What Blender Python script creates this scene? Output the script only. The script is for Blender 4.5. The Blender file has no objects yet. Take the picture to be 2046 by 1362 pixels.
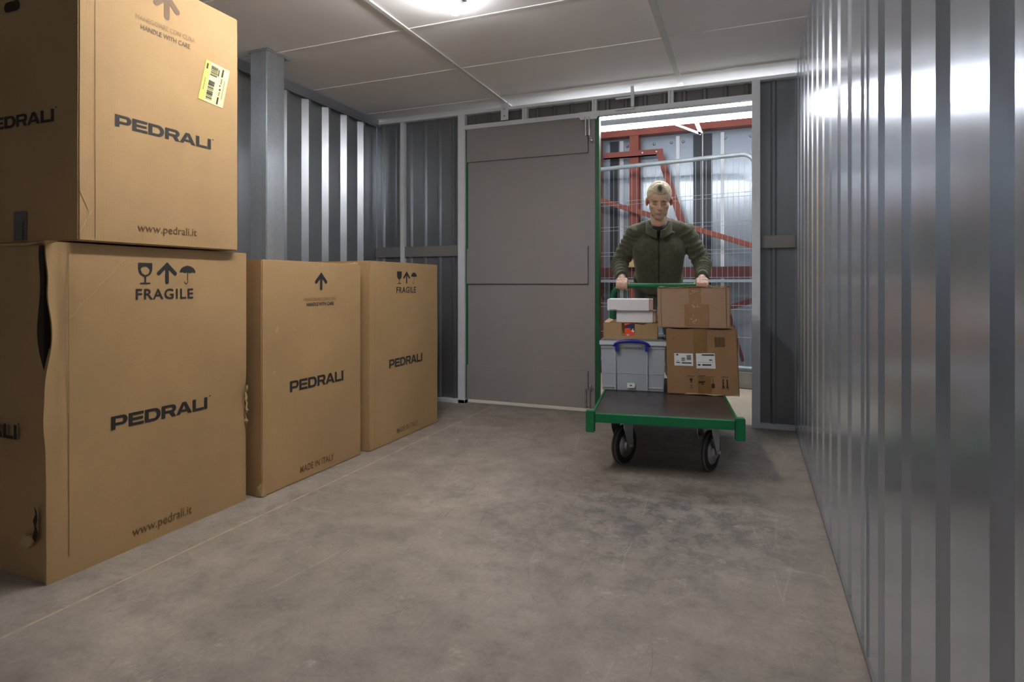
import bpy, bmesh, math, random
from mathutils import Vector, Matrix, noise, Euler
C = bpy.context.scene.collection
SC = bpy.context.scene
random.seed(7)
PI = math.pi

# ------------------------------------------------------------------ camera
cam = bpy.data.cameras.new('camera'); co = bpy.data.objects.new('camera', cam); C.objects.link(co)
co.location = (0, 0, .911); co.rotation_euler = (PI/2, 0, math.radians(21.8))
cam.sensor_width = 36; cam.lens = 36*1193/2046; cam.shift_y = -114/2046; cam.clip_start = .02
SC.camera = co
# ------------------------------------------------------------------ world, view, lights
SC.view_settings.view_transform = 'Standard'; SC.view_settings.look = 'None'
SC.view_settings.gamma = 1; SC.view_settings.use_curve_mapping = False
SC.view_settings.exposure = 1.68
w = bpy.data.worlds.new('world'); SC.world = w; w.use_nodes = True
w.node_tree.nodes['Background'].inputs[0].default_value = (.75, .85, 1, 1)
w.node_tree.nodes['Background'].inputs[1].default_value = .25
TUBE_IN = 27.0      # emission of the batten inside the unit
TUBE_OUT = 10.0     # emission of the batten in the corridor

# ------------------------------------------------------------------ materials
def newmat(name):
    m = bpy.data.materials.new(name); m.use_nodes = True
    return m, m.node_tree.nodes, m.node_tree.links, m.node_tree.nodes['Principled BSDF']
def texco(N, L, scale=(1, 1, 1)):
    t = N.new('ShaderNodeTexCoord'); mp = N.new('ShaderNodeMapping')
    mp.inputs['Scale'].default_value = scale
    L.new(t.outputs['Object'], mp.inputs['Vector']); return mp.outputs['Vector']
def noisetex(N, L, vec, scale, detail=4, rough=.55, dist=0):
    n = N.new('ShaderNodeTexNoise'); n.inputs['Scale'].default_value = scale
    n.inputs['Detail'].default_value = detail; n.inputs['Roughness'].default_value = rough
    n.inputs['Distortion'].default_value = dist
    L.new(vec, n.inputs['Vector']); return n.outputs['Fac']
def ramp(N, L, fac, stops):
    r = N.new('ShaderNodeValToRGB'); e = r.color_ramp.elements
    while len(e) < len(stops): e.new(.5)
    for i, (p, c) in enumerate(stops):
        e[i].position = p; e[i].color = (*c, 1) if len(c) == 3 else c
    L.new(fac, r.inputs['Fac']); return r.outputs['Color']
def mix(N, L, a, b, fac, mode='MIX'):
    m = N.new('ShaderNodeMix'); m.data_type = 'RGBA'; m.blend_type = mode
    for s, v in ((m.inputs[6], a), (m.inputs[7], b)):
        if isinstance(v, tuple): s.default_value = (*v, 1)
        else: L.new(v, s)
    if isinstance(fac, (int, float)): m.inputs[0].default_value = fac
    else: L.new(fac, m.inputs[0])
    return m.outputs[2]
def bump(N, L, P, h, strength=.2, dist=.01):
    b = N.new('ShaderNodeBump'); b.inputs['Strength'].default_value = strength
    b.inputs['Distance'].default_value = dist; L.new(h, b.inputs['Height']); L.new(b.outputs['Normal'], P.inputs['Normal'])
def plain(name, col, rough=.5, metal=0, var=.12, nscale=8, bmp=0, spec=None, coat=0):
    m, N, L, P = newmat(name)
    v = texco(N, L); n = noisetex(N, L, v, nscale)
    c = ramp(N, L, n, [(.25, tuple(x*(1-var) for x in col)), (.75, tuple(min(1, x*(1+var)) for x in col))])
    L.new(c, P.inputs['Base Color']); P.inputs['Roughness'].default_value = rough; P.inputs['Metallic'].default_value = metal
    if coat: P.inputs['Coat Weight'].default_value = coat
    if spec is not None: P.inputs['Specular IOR Level'].default_value = spec
    if bmp: bump(N, L, P, noisetex(N, L, v, nscale*6), bmp, .003)
    return m
def sheet_metal(name, col, rough, metal, streak=.12, spangle=0):
    m, N, L, P = newmat(name)
    v = texco(N, L, (1, 1, .05)); n = noisetex(N, L, v, 26, 2)
    c = ramp(N, L, n, [(.1, tuple(x*(1-streak) for x in col)), (.9, tuple(min(1, x*(1+streak)) for x in col))])
    v2 = texco(N, L); n2 = noisetex(N, L, v2, 55 if spangle else 5, 3)
    if spangle: c = mix(N, L, c, ramp(N, L, n2, [(.3, (.78,)*3), (.7, (1.0,)*3)]), .5, 'MULTIPLY')
    L.new(c, P.inputs['Base Color']); P.inputs['Metallic'].default_value = metal
    P.inputs['Roughness'].default_value = rough
    return m
def cardboard(name, col, var=.1):
    m, N, L, P = newmat(name)
    v = texco(N, L)
    big = ramp(N, L, noisetex(N, L, v, 2.2, 4), [(.3, tuple(x*(1-var) for x in col)), (.7, tuple(min(1, x*(1+var)) for x in col))])
    st = noisetex(N, L, texco(N, L, (9, 9, 60)), 6, 3)
    c = mix(N, L, big, ramp(N, L, st, [(.35, (.9, .9, .9)), (.6, (1, 1, 1))]), .45, 'MULTIPLY')
    sc = ramp(N, L, noisetex(N, L, texco(N, L, (1, 1, .6)), 5.5, 6, .6, 1.5), [(.70, (0, 0, 0)), (.80, (1, 1, 1))])
    c = mix(N, L, c, tuple(min(1, x*1.3+.03) for x in col), mix(N, L, (0, 0, 0), sc, .45))
    sd = ramp(N, L, noisetex(N, L, texco(N, L, (1.3, 1.3, 1)), 3.1, 6, .6, 2), [(.16, (1, 1, 1)), (.27, (0, 0, 0))])
    c = mix(N, L, c, tuple(x*.55 for x in col), mix(N, L, (0, 0, 0), sd, .6))
    L.new(c, P.inputs['Base Color']); P.inputs['Roughness'].default_value = .72; P.inputs['Specular IOR Level'].default_value = .25
    wv = N.new('ShaderNodeTexWave'); wv.inputs['Scale'].default_value = 70; wv.bands_direction = 'DIAGONAL'
    L.new(texco(N, L, (1, 1, 0)), wv.inputs['Vector'])
    bump(N, L, P, wv.outputs['Fac'], .05, .002)
    return m
def emission(name, col, s):
    m, N, L, P = newmat(name)
    P.inputs['Base Color'].default_value = (.8, .8, .8, 1)
    P.inputs['Emission Color'].default_value = (*col, 1); P.inputs['Emission Strength'].default_value = s
    return m

def floor_mat():
    m, N, L, P = newmat('worn_concrete')
    v = texco(N, L)
    a = ramp(N, L, noisetex(N, L, v, 1.5, 8, .68, .3), [(.25, (.205, .174, .148)), (.5, (.305, .259, .219)), (.75, (.43, .37, .315))])
    b = ramp(N, L, noisetex(N, L, v, 8, 9, .75, .2), [(.28, (.55, .55, .56)), (.5, (1, 1, 1)), (.75, (1.25, 1.22, 1.16))])
    c = mix(N, L, a, b, .7, 'MULTIPLY')
    g = ramp(N, L, noisetex(N, L, v, 75, 6, .8), [(.3, (.72, .72, .72)), (.55, (1, 1, 1)), (.8, (1.25, 1.25, 1.25))])
    c = mix(N, L, c, g, .6, 'MULTIPLY')
    # dark tyre scuffs, densest in front of the doorway where loads are turned
    sep = N.new('ShaderNodeSeparateXYZ'); L.new(v, sep.inputs[0])
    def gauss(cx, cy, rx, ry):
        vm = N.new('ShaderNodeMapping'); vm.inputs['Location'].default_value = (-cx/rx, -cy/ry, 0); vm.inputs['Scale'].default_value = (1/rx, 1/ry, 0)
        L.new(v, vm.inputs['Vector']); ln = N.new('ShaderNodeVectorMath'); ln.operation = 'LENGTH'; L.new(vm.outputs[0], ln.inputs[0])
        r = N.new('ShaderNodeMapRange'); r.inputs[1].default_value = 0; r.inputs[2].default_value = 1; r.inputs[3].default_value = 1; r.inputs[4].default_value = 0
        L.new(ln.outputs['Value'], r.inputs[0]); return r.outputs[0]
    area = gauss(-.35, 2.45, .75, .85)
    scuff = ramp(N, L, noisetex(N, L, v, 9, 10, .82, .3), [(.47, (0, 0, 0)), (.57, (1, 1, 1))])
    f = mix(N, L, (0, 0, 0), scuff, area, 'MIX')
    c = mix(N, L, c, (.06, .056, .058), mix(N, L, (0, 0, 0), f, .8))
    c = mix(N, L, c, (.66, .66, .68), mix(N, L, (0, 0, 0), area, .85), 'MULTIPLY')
    sc2 = ramp(N, L, noisetex(N, L, v, 3.6, 10, .80, .3), [(.55, (0, 0, 0)), (.64, (1, 1, 1))])
    c = mix(N, L, c, (.15, .135, .135), mix(N, L, (0, 0, 0), sc2, .5))
    sc3 = ramp(N, L, noisetex(N, L, v, 6.5, 10, .82, .3), [(.58, (0, 0, 0)), (.68, (1, 1, 1))])
    c = mix(N, L, c, (.60, .53, .45), mix(N, L, (0, 0, 0), sc3, .45))
    # thin scratches: stretched voronoi edges in two directions
    for ang, k, col, th in ((.55, 1.0, (.50, .43, .36), .004), (-.9, 1.7, (.09, .08, .08), .005)):
        mp = N.new('ShaderNodeMapping'); mp.inputs['Rotation'].default_value = (0, 0, ang); mp.inputs['Scale'].default_value = (3.2*k, .7*k, 1)
        nz = N.new('ShaderNodeTexNoise'); nz.inputs['Scale'].default_value = 1.5; L.new(v, nz.inputs['Vector'])
        ad = N.new('ShaderNodeVectorMath'); ad.operation = 'MULTIPLY_ADD'; L.new(nz.outputs['Color'], ad.inputs[0]); ad.inputs[1].default_value = (.10, .10, 0); L.new(v, ad.inputs[2])
        L.new(ad.outputs[0], mp.inputs['Vector'])
        vo = N.new('ShaderNodeTexVoronoi'); vo.feature = 'DISTANCE_TO_EDGE'; vo.inputs['Scale'].default_value = 1.0; L.new(mp.outputs[0], vo.inputs['Vector'])
        e = ramp(N, L, vo.outputs['Distance'], [(0, (1, 1, 1)), (th*2, (0, 0, 0))])
        brk = ramp(N, L, noisetex(N, L, v, 4*k, 4), [(.5, (0, 0, 0)), (.62, (1, 1, 1))])
        c = mix(N, L, c, col, mix(N, L, (0, 0, 0), mix(N, L, e, brk, 1, 'MULTIPLY'), .38))
    # pale setting-out line beside the cartons and a faint pale joint across the unit
    def line(axis, pos, wd, col, k, c, wob=.012):
        mm = N.new('ShaderNodeMath'); mm.operation = 'MULTIPLY_ADD'; L.new(noisetex(N, L, v, 1.1, 2), mm.inputs[0]); mm.inputs[1].default_value = wob*2; mm.inputs[2].default_value = -pos-wob
        ad = N.new('ShaderNodeMath'); L.new(sep.outputs[axis], ad.inputs[0]); L.new(mm.outputs[0], ad.inputs[1])
        ab = N.new('ShaderNodeMath'); ab.operation = 'ABSOLUTE'; L.new(ad.outputs[0], ab.inputs[0])
        r = N.new('ShaderNodeMapRange'); r.inputs[1].default_value = 0; r.inputs[2].default_value = wd; r.inputs[3].default_value = k; r.inputs[4].default_value = 0; L.new(ab.outputs[0], r.inputs[0])
        br = ramp(N, L, noisetex(N, L, v, 14, 4), [(.35, (.3,)*3), (.55, (1, 1, 1))])
        return mix(N, L, c, col, mix(N, L, (0, 0, 0), br, r.outputs[0]))
    c = line(0, -1.79, .0065, (.62, .48, .35), .75, c)
    L.new(c, P.inputs['Base Color'])
    r = N.new('ShaderNodeMapRange'); r.inputs[3].default_value = .42; r.inputs[4].default_value = .75
    L.new(noisetex(N, L, v, 6, 5), r.inputs[0]); L.new(r.outputs[0], P.inputs['Roughness'])
    P.inputs['Specular IOR Level'].default_value = .35
    bump(N, L, P, noisetex(N, L, v, 25, 6), .15, .004)
    return m

M = {}
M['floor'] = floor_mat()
M['floor_out'] = plain('pale_concrete', (.56, .46, .33), .75, 0, .14, 3, .1)
M['ceiling'] = plain('ceiling_board', (.93, .915, .92), .85, 0, .04, 2)
M['tbar'] = plain('white_ceiling_bar', (.72, .72, .70), .45, 0, .04)
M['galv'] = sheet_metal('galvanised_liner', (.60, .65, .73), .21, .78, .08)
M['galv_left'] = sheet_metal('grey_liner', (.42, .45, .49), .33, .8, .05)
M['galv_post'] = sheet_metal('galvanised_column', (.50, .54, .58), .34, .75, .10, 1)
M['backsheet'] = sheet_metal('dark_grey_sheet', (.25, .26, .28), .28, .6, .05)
M['trimwhite'] = plain('pale_grey_trim', (.78, .81, .85), .42, .0, .05)
M['taupe'] = plain('taupe_powder_coat', (.325, .302, .295), .55, .0, .03, 3)
M['taupe_rail'] = plain('taupe_rail', (.23, .22, .215), .5, .0, .03, 3)
M['transom'] = sheet_metal('warm_grey_sheet', (.17, .155, .15), .5, .1, .05)
M['green'] = plain('green_enamel', (.003, .165, .055), .38, 0, .10, 14)
M['green_dark'] = plain('green_door_edge', (.01, .12, .045), .5, 0, .08)
M['deck'] = plain('phenolic_plywood', (.045, .036, .034), .30, 0, .35, 9, .1)
M['rubber'] = plain('black_rubber', (.018, .018, .02), .6, 0, .2)
M['rubber_tread'] = plain('worn_grey_tread', (.13, .11, .10), .8, 0, .2)
M['zinc'] = plain('zinc_plate', (.55, .57, .60), .32, .9, .1, 30)
M['steel'] = plain('bright_steel', (.62, .62, .60), .3, .9, .1, 30)
M['red'] = plain('red_oxide_steel', (.27, .060, .038), .6, 0, .2, 6)
M['red_dark'] = plain('dark_red_steel', (.105, .022, .02), .6, 0, .25, 6)
M['liner'] = sheet_metal('pale_wall_liner', (.36, .39, .43), .26, .5, .04)
M['liner_dark'] = plain('dark_strip', (.035, .037, .042), .5, .1, .1)
M['liner_white'] = plain('white_strip', (.78, .78, .78), .4, 0, .05)
M['fence'] = plain('fence_zinc', (.42, .45, .45), .42, .4, .1, 20)
M['concrete'] = plain('concrete_block', (.22, .20, .16), .9, 0, .25, 12, .3)
M['card'] = cardboard('tan_cardboard', (.445, .285, .135))
M['card_in'] = cardboard('worn_cardboard', (.50, .35, .18))
M['card_grey'] = cardboard('brown_cardboard', (.33, .190, .095))
M['card_pink'] = cardboard('pale_brown_cardboard', (.40, .255, .165))
M['card_tray'] = cardboard('tray_cardboard', (.42, .27, .14))
M['card_shade'] = plain('carton_inside_shade', (.035, .02, .01), .9, 0, .1)  # near-black colour stands for the shade inside carton openings
M['ink'] = plain('black_print', (.022, .018, .016), .6, 0, .1)
M['ink_soft'] = plain('brown_print', (.14, .075, .03), .6, 0, .15)
M['ink_faint'] = plain('faint_print', (.27, .155, .06), .6, 0, .2)
M['tape'] = plain('brown_tape', (.25, .135, .045), .3, 0, .15, 12)
M['tape_clear'] = plain('clear_tape', (.36, .21, .11), .12, 0, .12, 12)
M['label_yellow'] = plain('yellow_label', (.95, .86, .12), .6, 0, .04)
M['label_cream'] = plain('cream_label', (.93, .87, .36), .6, 0, .03)
M['paper'] = plain('white_paper', (.80, .80, .82), .6, 0, .02)
M['label_grey'] = plain('grey_label', (.15, .13, .12), .4, 0, .03)
M['pinkend'] = plain('pink_box_end', (.52, .32, .26), .7, 0, .05)
M['orange'] = plain('orange_print', (.85, .10, .03), .45, 0, .05)
M['navy'] = plain('navy_print', (.03, .035, .09), .45, 0, .1)
M['blue'] = plain('blue_plastic', (.012, .025, .30), .35, 0, .08)
M['cream'] = plain('cream_packing', (.75, .58, .38), .8, 0, .1)
M['wood'] = plain('pale_wood', (.62, .42, .18), .7, 0, .15, 12)
M['batten_grey'] = plain('grey_batten_body', (.10, .105, .11), .5, 0, .02)
M['batten'] = plain('white_batten', (.85, .86, .88), .4, 0, .02)
M['tube_in'] = emission('diffuser_inside', (1, .985, .97), TUBE_IN)
M['tube_fill'] = emission('diffuser_fill', (1, .985, .97), TUBE_IN*.38)  # weaker emission for the added fill lamp
M['tube_out'] = emission('diffuser_corridor', (.93, .96, 1), TUBE_OUT)
M['fleece'] = plain('olive_fleece', (.082, .080, .050), .95, 0, .25, 40, .5)
M['fleece'].node_tree.nodes['Principled BSDF'].inputs['Sheen Weight'].default_value = .6
M['fleece'].node_tree.nodes['Principled BSDF'].inputs['Sheen Tint'].default_value = (.5, .52, .36, 1)
M['fleece_dark'] = plain('dark_fleece_panel', (.018, .017, .013), .9, 0, .2, 40, .3)
M['trouser'] = plain('grey_trousers', (.10, .105, .09), .9, 0, .15, 20, .2)
M['shirt'] = plain('navy_shirt', (.012, .01, .02), .8, 0, .1)
M['boot'] = plain('black_boot', (.02, .018, .016), .5, 0, .1)
M['silver'] = plain('pale_embroidery', (.30, .31, .28), .6, 0, .1)
def vcol_mat(name, rough, sss=0):
    m, N, L, P = newmat(name)
    a = N.new('ShaderNodeAttribute'); a.attribute_name = 'col'
    n = noisetex(N, L, texco(N, L), 60, 4)
    c = mix(N, L, a.outputs['Color'], ramp(N, L, n, [(.3, (.86, .83, .82)), (.7, (1, 1, 1))]), .6, 'MULTIPLY')
    L.new(c, P.inputs['Base Color']); P.inputs['Roughness'].default_value = rough
    if sss: P.inputs['Subsurface Weight'].default_value = sss; P.inputs['Subsurface Radius'].default_value = (.008, .004, .002); P.inputs['Subsurface Scale'].default_value = 1
    return m
M['skin'] = vcol_mat('skin', .5, .15)
M['hair'] = vcol_mat('short_hair', .7)
def clear_plastic():
    m, N, L, P = newmat('translucent_plastic')
    P.inputs['Base Color'].default_value = (.72, .78, .86, 1); P.inputs['Roughness'].default_value = .28
    P.inputs['Transmission Weight'].default_value = .55; P.inputs['IOR'].default_value = 1.2
    return m
M['clear'] = clear_plastic()
M['clear_rim'] = plain('milky_plastic', (.60, .64, .70), .3, 0, .04)
M['blue_grey'] = plain('folded_linens', (.36, .40, .47), .8, 0, .12, 6)

# ------------------------------------------------------------------ mesh builder
class MB:
    def __init__(s): s.v = []; s.f = []
    def add(s, vs, fs):
        b = len(s.v); s.v += [tuple(p) for p in vs]; s.f += [tuple(b+i for i in f) for f in fs]; return s
    def box(s, x0, x1, y0, y1, z0, z1):
        return s.add([(x0, y0, z0), (x1, y0, z0), (x1, y1, z0), (x0, y1, z0), (x0, y0, z1), (x1, y0, z1), (x1, y1, z1), (x0, y1, z1)],
                     [(0, 3, 2, 1), (4, 5, 6, 7), (0, 1, 5, 4), (1, 2, 6, 5), (2, 3, 7, 6), (3, 0, 4, 7)])
    def bar(s, p, q, w, h, up=(0, 0, 1)):
        p = Vector(p); q = Vector(q); d = (q-p).normalized(); up = Vector(up)
        a = d.cross(up).normalized()*w/2; b = a.cross(d).normalized()*h/2
        vs = [p-a-b, p+a-b, p+a+b, p-a+b, q-a-b, q+a-b, q+a+b, q-a+b]
        return s.add(vs, [(0, 1, 2, 3), (7, 6, 5, 4), (0, 4, 5, 1), (1, 5, 6, 2), (2, 6, 7, 3), (3, 7, 4, 0)])
    def tube(s, path, r, n=12, cap=True):
        path = [Vector(p) for p in path]; m = len(path); rs = r if isinstance(r, (list, tuple)) else [r]*m
        base = len(s.v); t = (path[1]-path[0]).normalized()
        a = t.cross(Vector((0, 0, 1)));
        if a.length < .1: a = t.cross(Vector((1, 0, 0)))
        a.normalize()
        for i, p in enumerate(path):
            if i == 0: t = path[1]-path[0]
            elif i == m-1: t = path[-1]-path[-2]
            else: t = (path[i+1]-path[i]).normalized()+(path[i]-path[i-1]).normalized()
            t.normalize(); a = (a-a.dot(t)*t).normalized(); b = t.cross(a)
            for k in range(n):
                an = 2*PI*k/n; s.v.append(tuple(p+(a*math.cos(an)+b*math.sin(an))*rs[i]))
        for i in range(m-1):
            for k in range(n):
                k2 = (k+1) % n; s.f.append((base+i*n+k, base+i*n+k2, base+(i+1)*n+k2, base+(i+1)*n+k))
        if cap:
            s.f.append(tuple(base+k for k in reversed(range(n)))); s.f.append(tuple(base+(m-1)*n+k for k in range(n)))
        return s
    def lathe(s, prof, axis='x', n=32, c=(0, 0, 0)):
        base = len(s.v); m = len(prof)
        for a, r in prof:
            for k in range(n):
                an = 2*PI*k/n; u, w_ = r*math.cos(an), r*math.sin(an)
                p = (a, u, w_) if axis == 'x' else ((u, a, w_) if axis == 'y' else (u, w_, a))
                s.v.append((p[0]+c[0], p[1]+c[1], p[2]+c[2]))
        for i in range(m-1):
            for k in range(n):
                k2 = (k+1) % n; s.f.append((base+i*n+k, base+(i+1)*n+k, base+(i+1)*n+k2, base+i*n+k2))
        s.f.append(tuple(base+k for k in range(n))); s.f.append(tuple(base+(m-1)*n+k for k in reversed(range(n))))
        return s
    def prism(s, poly, axis, a0, a1):
        # poly in the two other axes
        n = len(poly)
        def P(u, v, a): return {'x': (a, u, v), 'y': (u, a, v), 'z': (u, v, a)}[axis]
        return s.add([P(u, v, a0) for u, v in poly]+[P(u, v, a1) for u, v in poly],
                     [tuple(range(n)), tuple(reversed(range(n, 2*n)))]+[(i, i+n, (i+1) % n+n, (i+1) % n) for i in range(n)])
    def strip(s, prof, z0, z1, off):
        # extruded thin sheet: prof = list of (x,y); off = thickness vector
        n = len(prof); ox, oy = off
        a = list(prof); b = [(x+ox, y+oy) for x, y in prof]
        vs = [(x, y, z0) for x, y in a]+[(x, y, z1) for x, y in a]+[(x, y, z0) for x, y in b]+[(x, y, z1) for x, y in b]
        fs = []
        for i in range(n-1):
            fs += [(i, i+1, n+i+1, n+i), (2*n+i+1, 2*n+i, 3*n+i, 3*n+i+1), (i+1, i, 2*n+i, 2*n+i+1), (n+i, n+i+1, 3*n+i+1, 3*n+i)]
        fs += [(0, n, 3*n, 2*n), (n-1, 3*n-1, 4*n-1, 2*n-1)]
        return s.add(vs, fs)
    def sphere(s, c, r, nu=16, nv=10, rot=None):
        r = (r, r, r) if isinstance(r, (int, float)) else r
        base = len(s.v); c = Vector(c)
        def P(a, b):
            p = Vector((r[0]*math.sin(a)*math.cos(b), r[1]*math.sin(a)*math.sin(b), r[2]*math.cos(a)))
            if rot is not None: p = rot @ p
            return tuple(c+p)
        s.v.append(P(0, 0))
        for i in range(1, nv):
            for k in range(nu): s.v.append(P(PI*i/nv, 2*PI*k/nu))
        s.v.append(P(PI, 0)); last = len(s.v)-1
        for k in range(nu):
            k2 = (k+1) % nu
            s.f.append((base, base+1+k, base+1+k2)); s.f.append((last, last-nu+k2, last-nu+k))
            for i in range(nv-2):
                s.f.append((base+1+i*nu+k, base+1+(i+1)*nu+k, base+1+(i+1)*nu+k2, base+1+i*nu+k2))
        return s
    def limb(s, p, q, r0, r1, n=16):
        # tapered capsule
        p = Vector(p); q = Vector(q); L_ = (q-p).length; t = (q-p)/L_
        path = []; rs = []
        for i in range(5): a = PI/2*i/4; path.append(p-t*r0*math.cos(a)); rs.append(max(r0*math.sin(a), r0*.02))
        for i in range(1, 6): path.append(p+(q-p)*i/6); rs.append(r0+(r1-r0)*i/6)
        for i in range(5): a = PI/2*i/4; path.append(q+t*r1*math.sin(a)); rs.append(max(r1*math.cos(a), r1*.02))
        return s.tube(path, rs, n)
    def mesh(s, name):
        me = bpy.data.meshes.new(name); me.from_pydata(s.v, [], s.f); me.update(); return me
    def build(s, name, m, parent=None, bevel=0, smooth=False, segs=2, fn=None):
        me = s.mesh(name)
        bm = bmesh.new(); bm.from_mesh(me)
        bmesh.ops.remove_doubles(bm, verts=bm.verts, dist=1e-6)
        bmesh.ops.recalc_face_normals(bm, faces=bm.faces)
        if bevel:
            ed = [e for e in bm.edges if len(e.link_faces) == 2 and e.calc_face_angle(0) > .5]
            bmesh.ops.bevel(bm, geom=ed, offset=bevel, segments=segs, affect='EDGES', clamp_overlap=True)
        if fn:
            for v in bm.verts: v.co = fn(v.co)
        bm.to_mesh(me); bm.free()
        if smooth:
            for p in me.polygons: p.use_smooth = True
        o = bpy.data.objects.new(name, me); C.objects.link(o)
        if m is not None: me.materials.append(m)
        o.parent = parent
        if smooth and bevel == 0 and smooth != 'all':
            try:
                me.set_sharp_from_angle(angle=math.radians(40))
            except Exception: pass
        return o
def thing(name, label, cat, loc=(0, 0, 0), rz=0, group=None):
    o = bpy.data.objects.new(name, None); C.objects.link(o); o.location = loc; o.rotation_euler = (0, 0, rz); o.empty_display_size = .1
    return tag(o, label, cat, group)
def tag(o, label, cat, group=None):
    o['label'] = label; o['category'] = cat
    if group: o['group'] = group
    return o
def struct(o, label=None):
    o['kind'] = 'structure'
    if label: o['label'] = label
    return o
_trim = [0]
def trim(mb, m, label, bevel=0, **k):
    _trim[0] += 1
    return struct(mb.build('trim_%d' % _trim[0], m, None, bevel, **k), label)

# ------------------------------------------------------------------ the unit: floor, walls, ceiling
XL, XR, YB, YF, ZC = -2.847, .26, 4.10, -3.2, 2.25
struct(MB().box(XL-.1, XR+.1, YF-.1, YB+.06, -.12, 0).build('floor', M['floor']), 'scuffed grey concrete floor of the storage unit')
struct(MB().box(-5, 3.2, YB+.06, 6.5, -.12, 0).build('floor_corridor', M['floor_out']), 'pale concrete floor outside the doorway')
struct(MB().box(XL-.1, XR+.08, YF-.1, 4.58, ZC, ZC+.03).build('ceiling', M['ceiling']), 'grey board ceiling panels of the storage unit')

def rib_profile_left():
    pr = [(XL, YF)]; y = 3.25-.2075*31
    while y < YB-.08:
        if y > YF: pr += [(XL, y), (XL+.036, y+.030), (XL+.036, y+.052), (XL, y+.075)]
        y += .2075
    pr.append((XL, YB+.03)); return pr
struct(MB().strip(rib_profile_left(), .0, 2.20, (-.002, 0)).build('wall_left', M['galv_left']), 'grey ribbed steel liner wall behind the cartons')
def rib_profile_right():
    pr = [(XR, YF)]; y = .786-.2205*18
    while y < YB-.1:
        if y > YF: pr += [(XR, y), (XR+.032, y+.018), (XR+.032, y+.052), (XR, y+.072)]
        y += .2205
    pr.append((XR, YB+.03)); return pr
struct(MB().strip(rib_profile_right(), .0, ZC, (.002, 0)).build('wall_right', M['galv']), 'shiny galvanised ribbed steel wall')
# sheet overlap and foot angle of the right wall
trim(MB().box(XR-.0035, XR+.001, 1.640, 1.668, .02, ZC-.003), M['galv'], 'vertical overlap seam on the right ribbed wall')
trim(MB().box(XR-.004, XR+.03, YF, YB-.02, 0, .012), M['transom'], 'steel foot angle along the right ribbed wall')
# top rail of the left wall
trim(MB().box(XL, XL+.046, YF, YB, 2.188, 2.24).box(XL+.04, XL+.046, YF, YB, 2.176, 2.19), M['galv_left'], 'dark steel rail along the top of the left wall', .002)
struct(MB().box(XL-.1, XR+.1, YF-.05, YF, 0, ZC).build('wall_front', M['backsheet']), 'steel wall closing the unit')

# back wall sheets (posts stand in front of them)
def back_profile(x0, x1, phase=0):
    pr = [(x0, 4.135)]; x = x0+.045+phase
    while x < x1-.06:
        pr += [(x, 4.135), (x+.012, 4.121), (x+.026, 4.121), (x+.038, 4.135)]
        x += .1295
    pr.append((x1, 4.135)); return pr
wb = MB()
wb.strip(back_profile(XL, -2.02, .0), .0, 2.215, (0, .002))
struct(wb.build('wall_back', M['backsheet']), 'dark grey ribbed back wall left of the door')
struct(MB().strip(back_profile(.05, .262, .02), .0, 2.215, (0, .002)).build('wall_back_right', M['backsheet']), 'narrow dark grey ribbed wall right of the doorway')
struct(MB().strip(back_profile(-2.03, .03, .0), 2.10, 2.215, (0, .002)).build('wall_back_top', M['transom']), 'warm grey ribbed strip above the door')
# posts and rails
def post(x0, x1, z0, z1, label, y0=4.095, y1=4.135): trim(MB().box(x0, x1, y0, y1, z0, z1), M['trimwhite'], label, .002)
trim(MB().box(XL+.01, XR-.002, 4.088, 4.135, 2.199, 2.221), M['trimwhite'], 'pale grey rail along the top of the back wall', .002)
trim(MB().box(-2.023, .012, 4.086, 4.135, 2.084, 2.117), M['trimwhite'], 'pale grey rail over the door', .002)
post(-2.600, -2.566, 0, 2.2, 'thin pale grey post on the back wall left of the door')
post(-2.080, -2.023, 0, 2.2, 'pale grey post at the left edge of the grey door', 4.085)
post(.006, .055, 0, 2.2, 'pale grey post at the right of the open doorway', 4.07, 4.15)
for a, lab in ((-1.557, 'short upright above the middle of the grey door'), (-1.035, 'short upright above the right edge of the grey door'), (-.514, 'short upright above the open doorway')):
    trim(MB().box(a, a+.013, 4.092, 4.135, 2.117, 2.2).box(a+.022, a+.035, 4.092, 4.135, 2.117, 2.2).box(a+.013, a+.022, 4.10, 4.135, 2.117, 2.2), M['trimwhite'], lab)
trim(MB().box(XL+.005, -2.078, 4.108, 4.135, 1.125, 1.207), M['taupe_rail'], 'taupe mid rail on the left part of the back wall', .002)
trim(MB().box(.055, XR-.002, 4.10, 4.135, 1.137, 1.216), M['taupe_rail'], 'taupe mid rail right of the doorway', .002)
trim(MB().box(XL+.005, -2.023, 4.085, 4.135, 0, .026), M['trimwhite'], 'pale grey floor track left of the door')
trim(MB().box(.052, XR-.002, 4.085, 4.135, 0, .026), M['trimwhite'], 'pale grey floor track right of the doorway')

# ceiling grid
for y in (3.953, 3.328, 2.712, 2.10, 1.49, .87, .26):
    trim(MB().box(XL+.045, XR, y-.008, y+.008, ZC-.003, ZC+.002), M['ceiling'], 'ceiling bar across the unit, %.1f m from its back wall' % (YB-y))
trim(MB().box(-1.689, -1.665, YF, 4.58, ZC-.007, ZC+.002), M['tbar'], 'white ceiling bar running towards the middle of the grey door')
trim(MB().box(-.449, -.417, YF, 4.58, ZC-.012, ZC+.002), M['tbar'], 'white ceiling bar running towards the open doorway')

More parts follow.
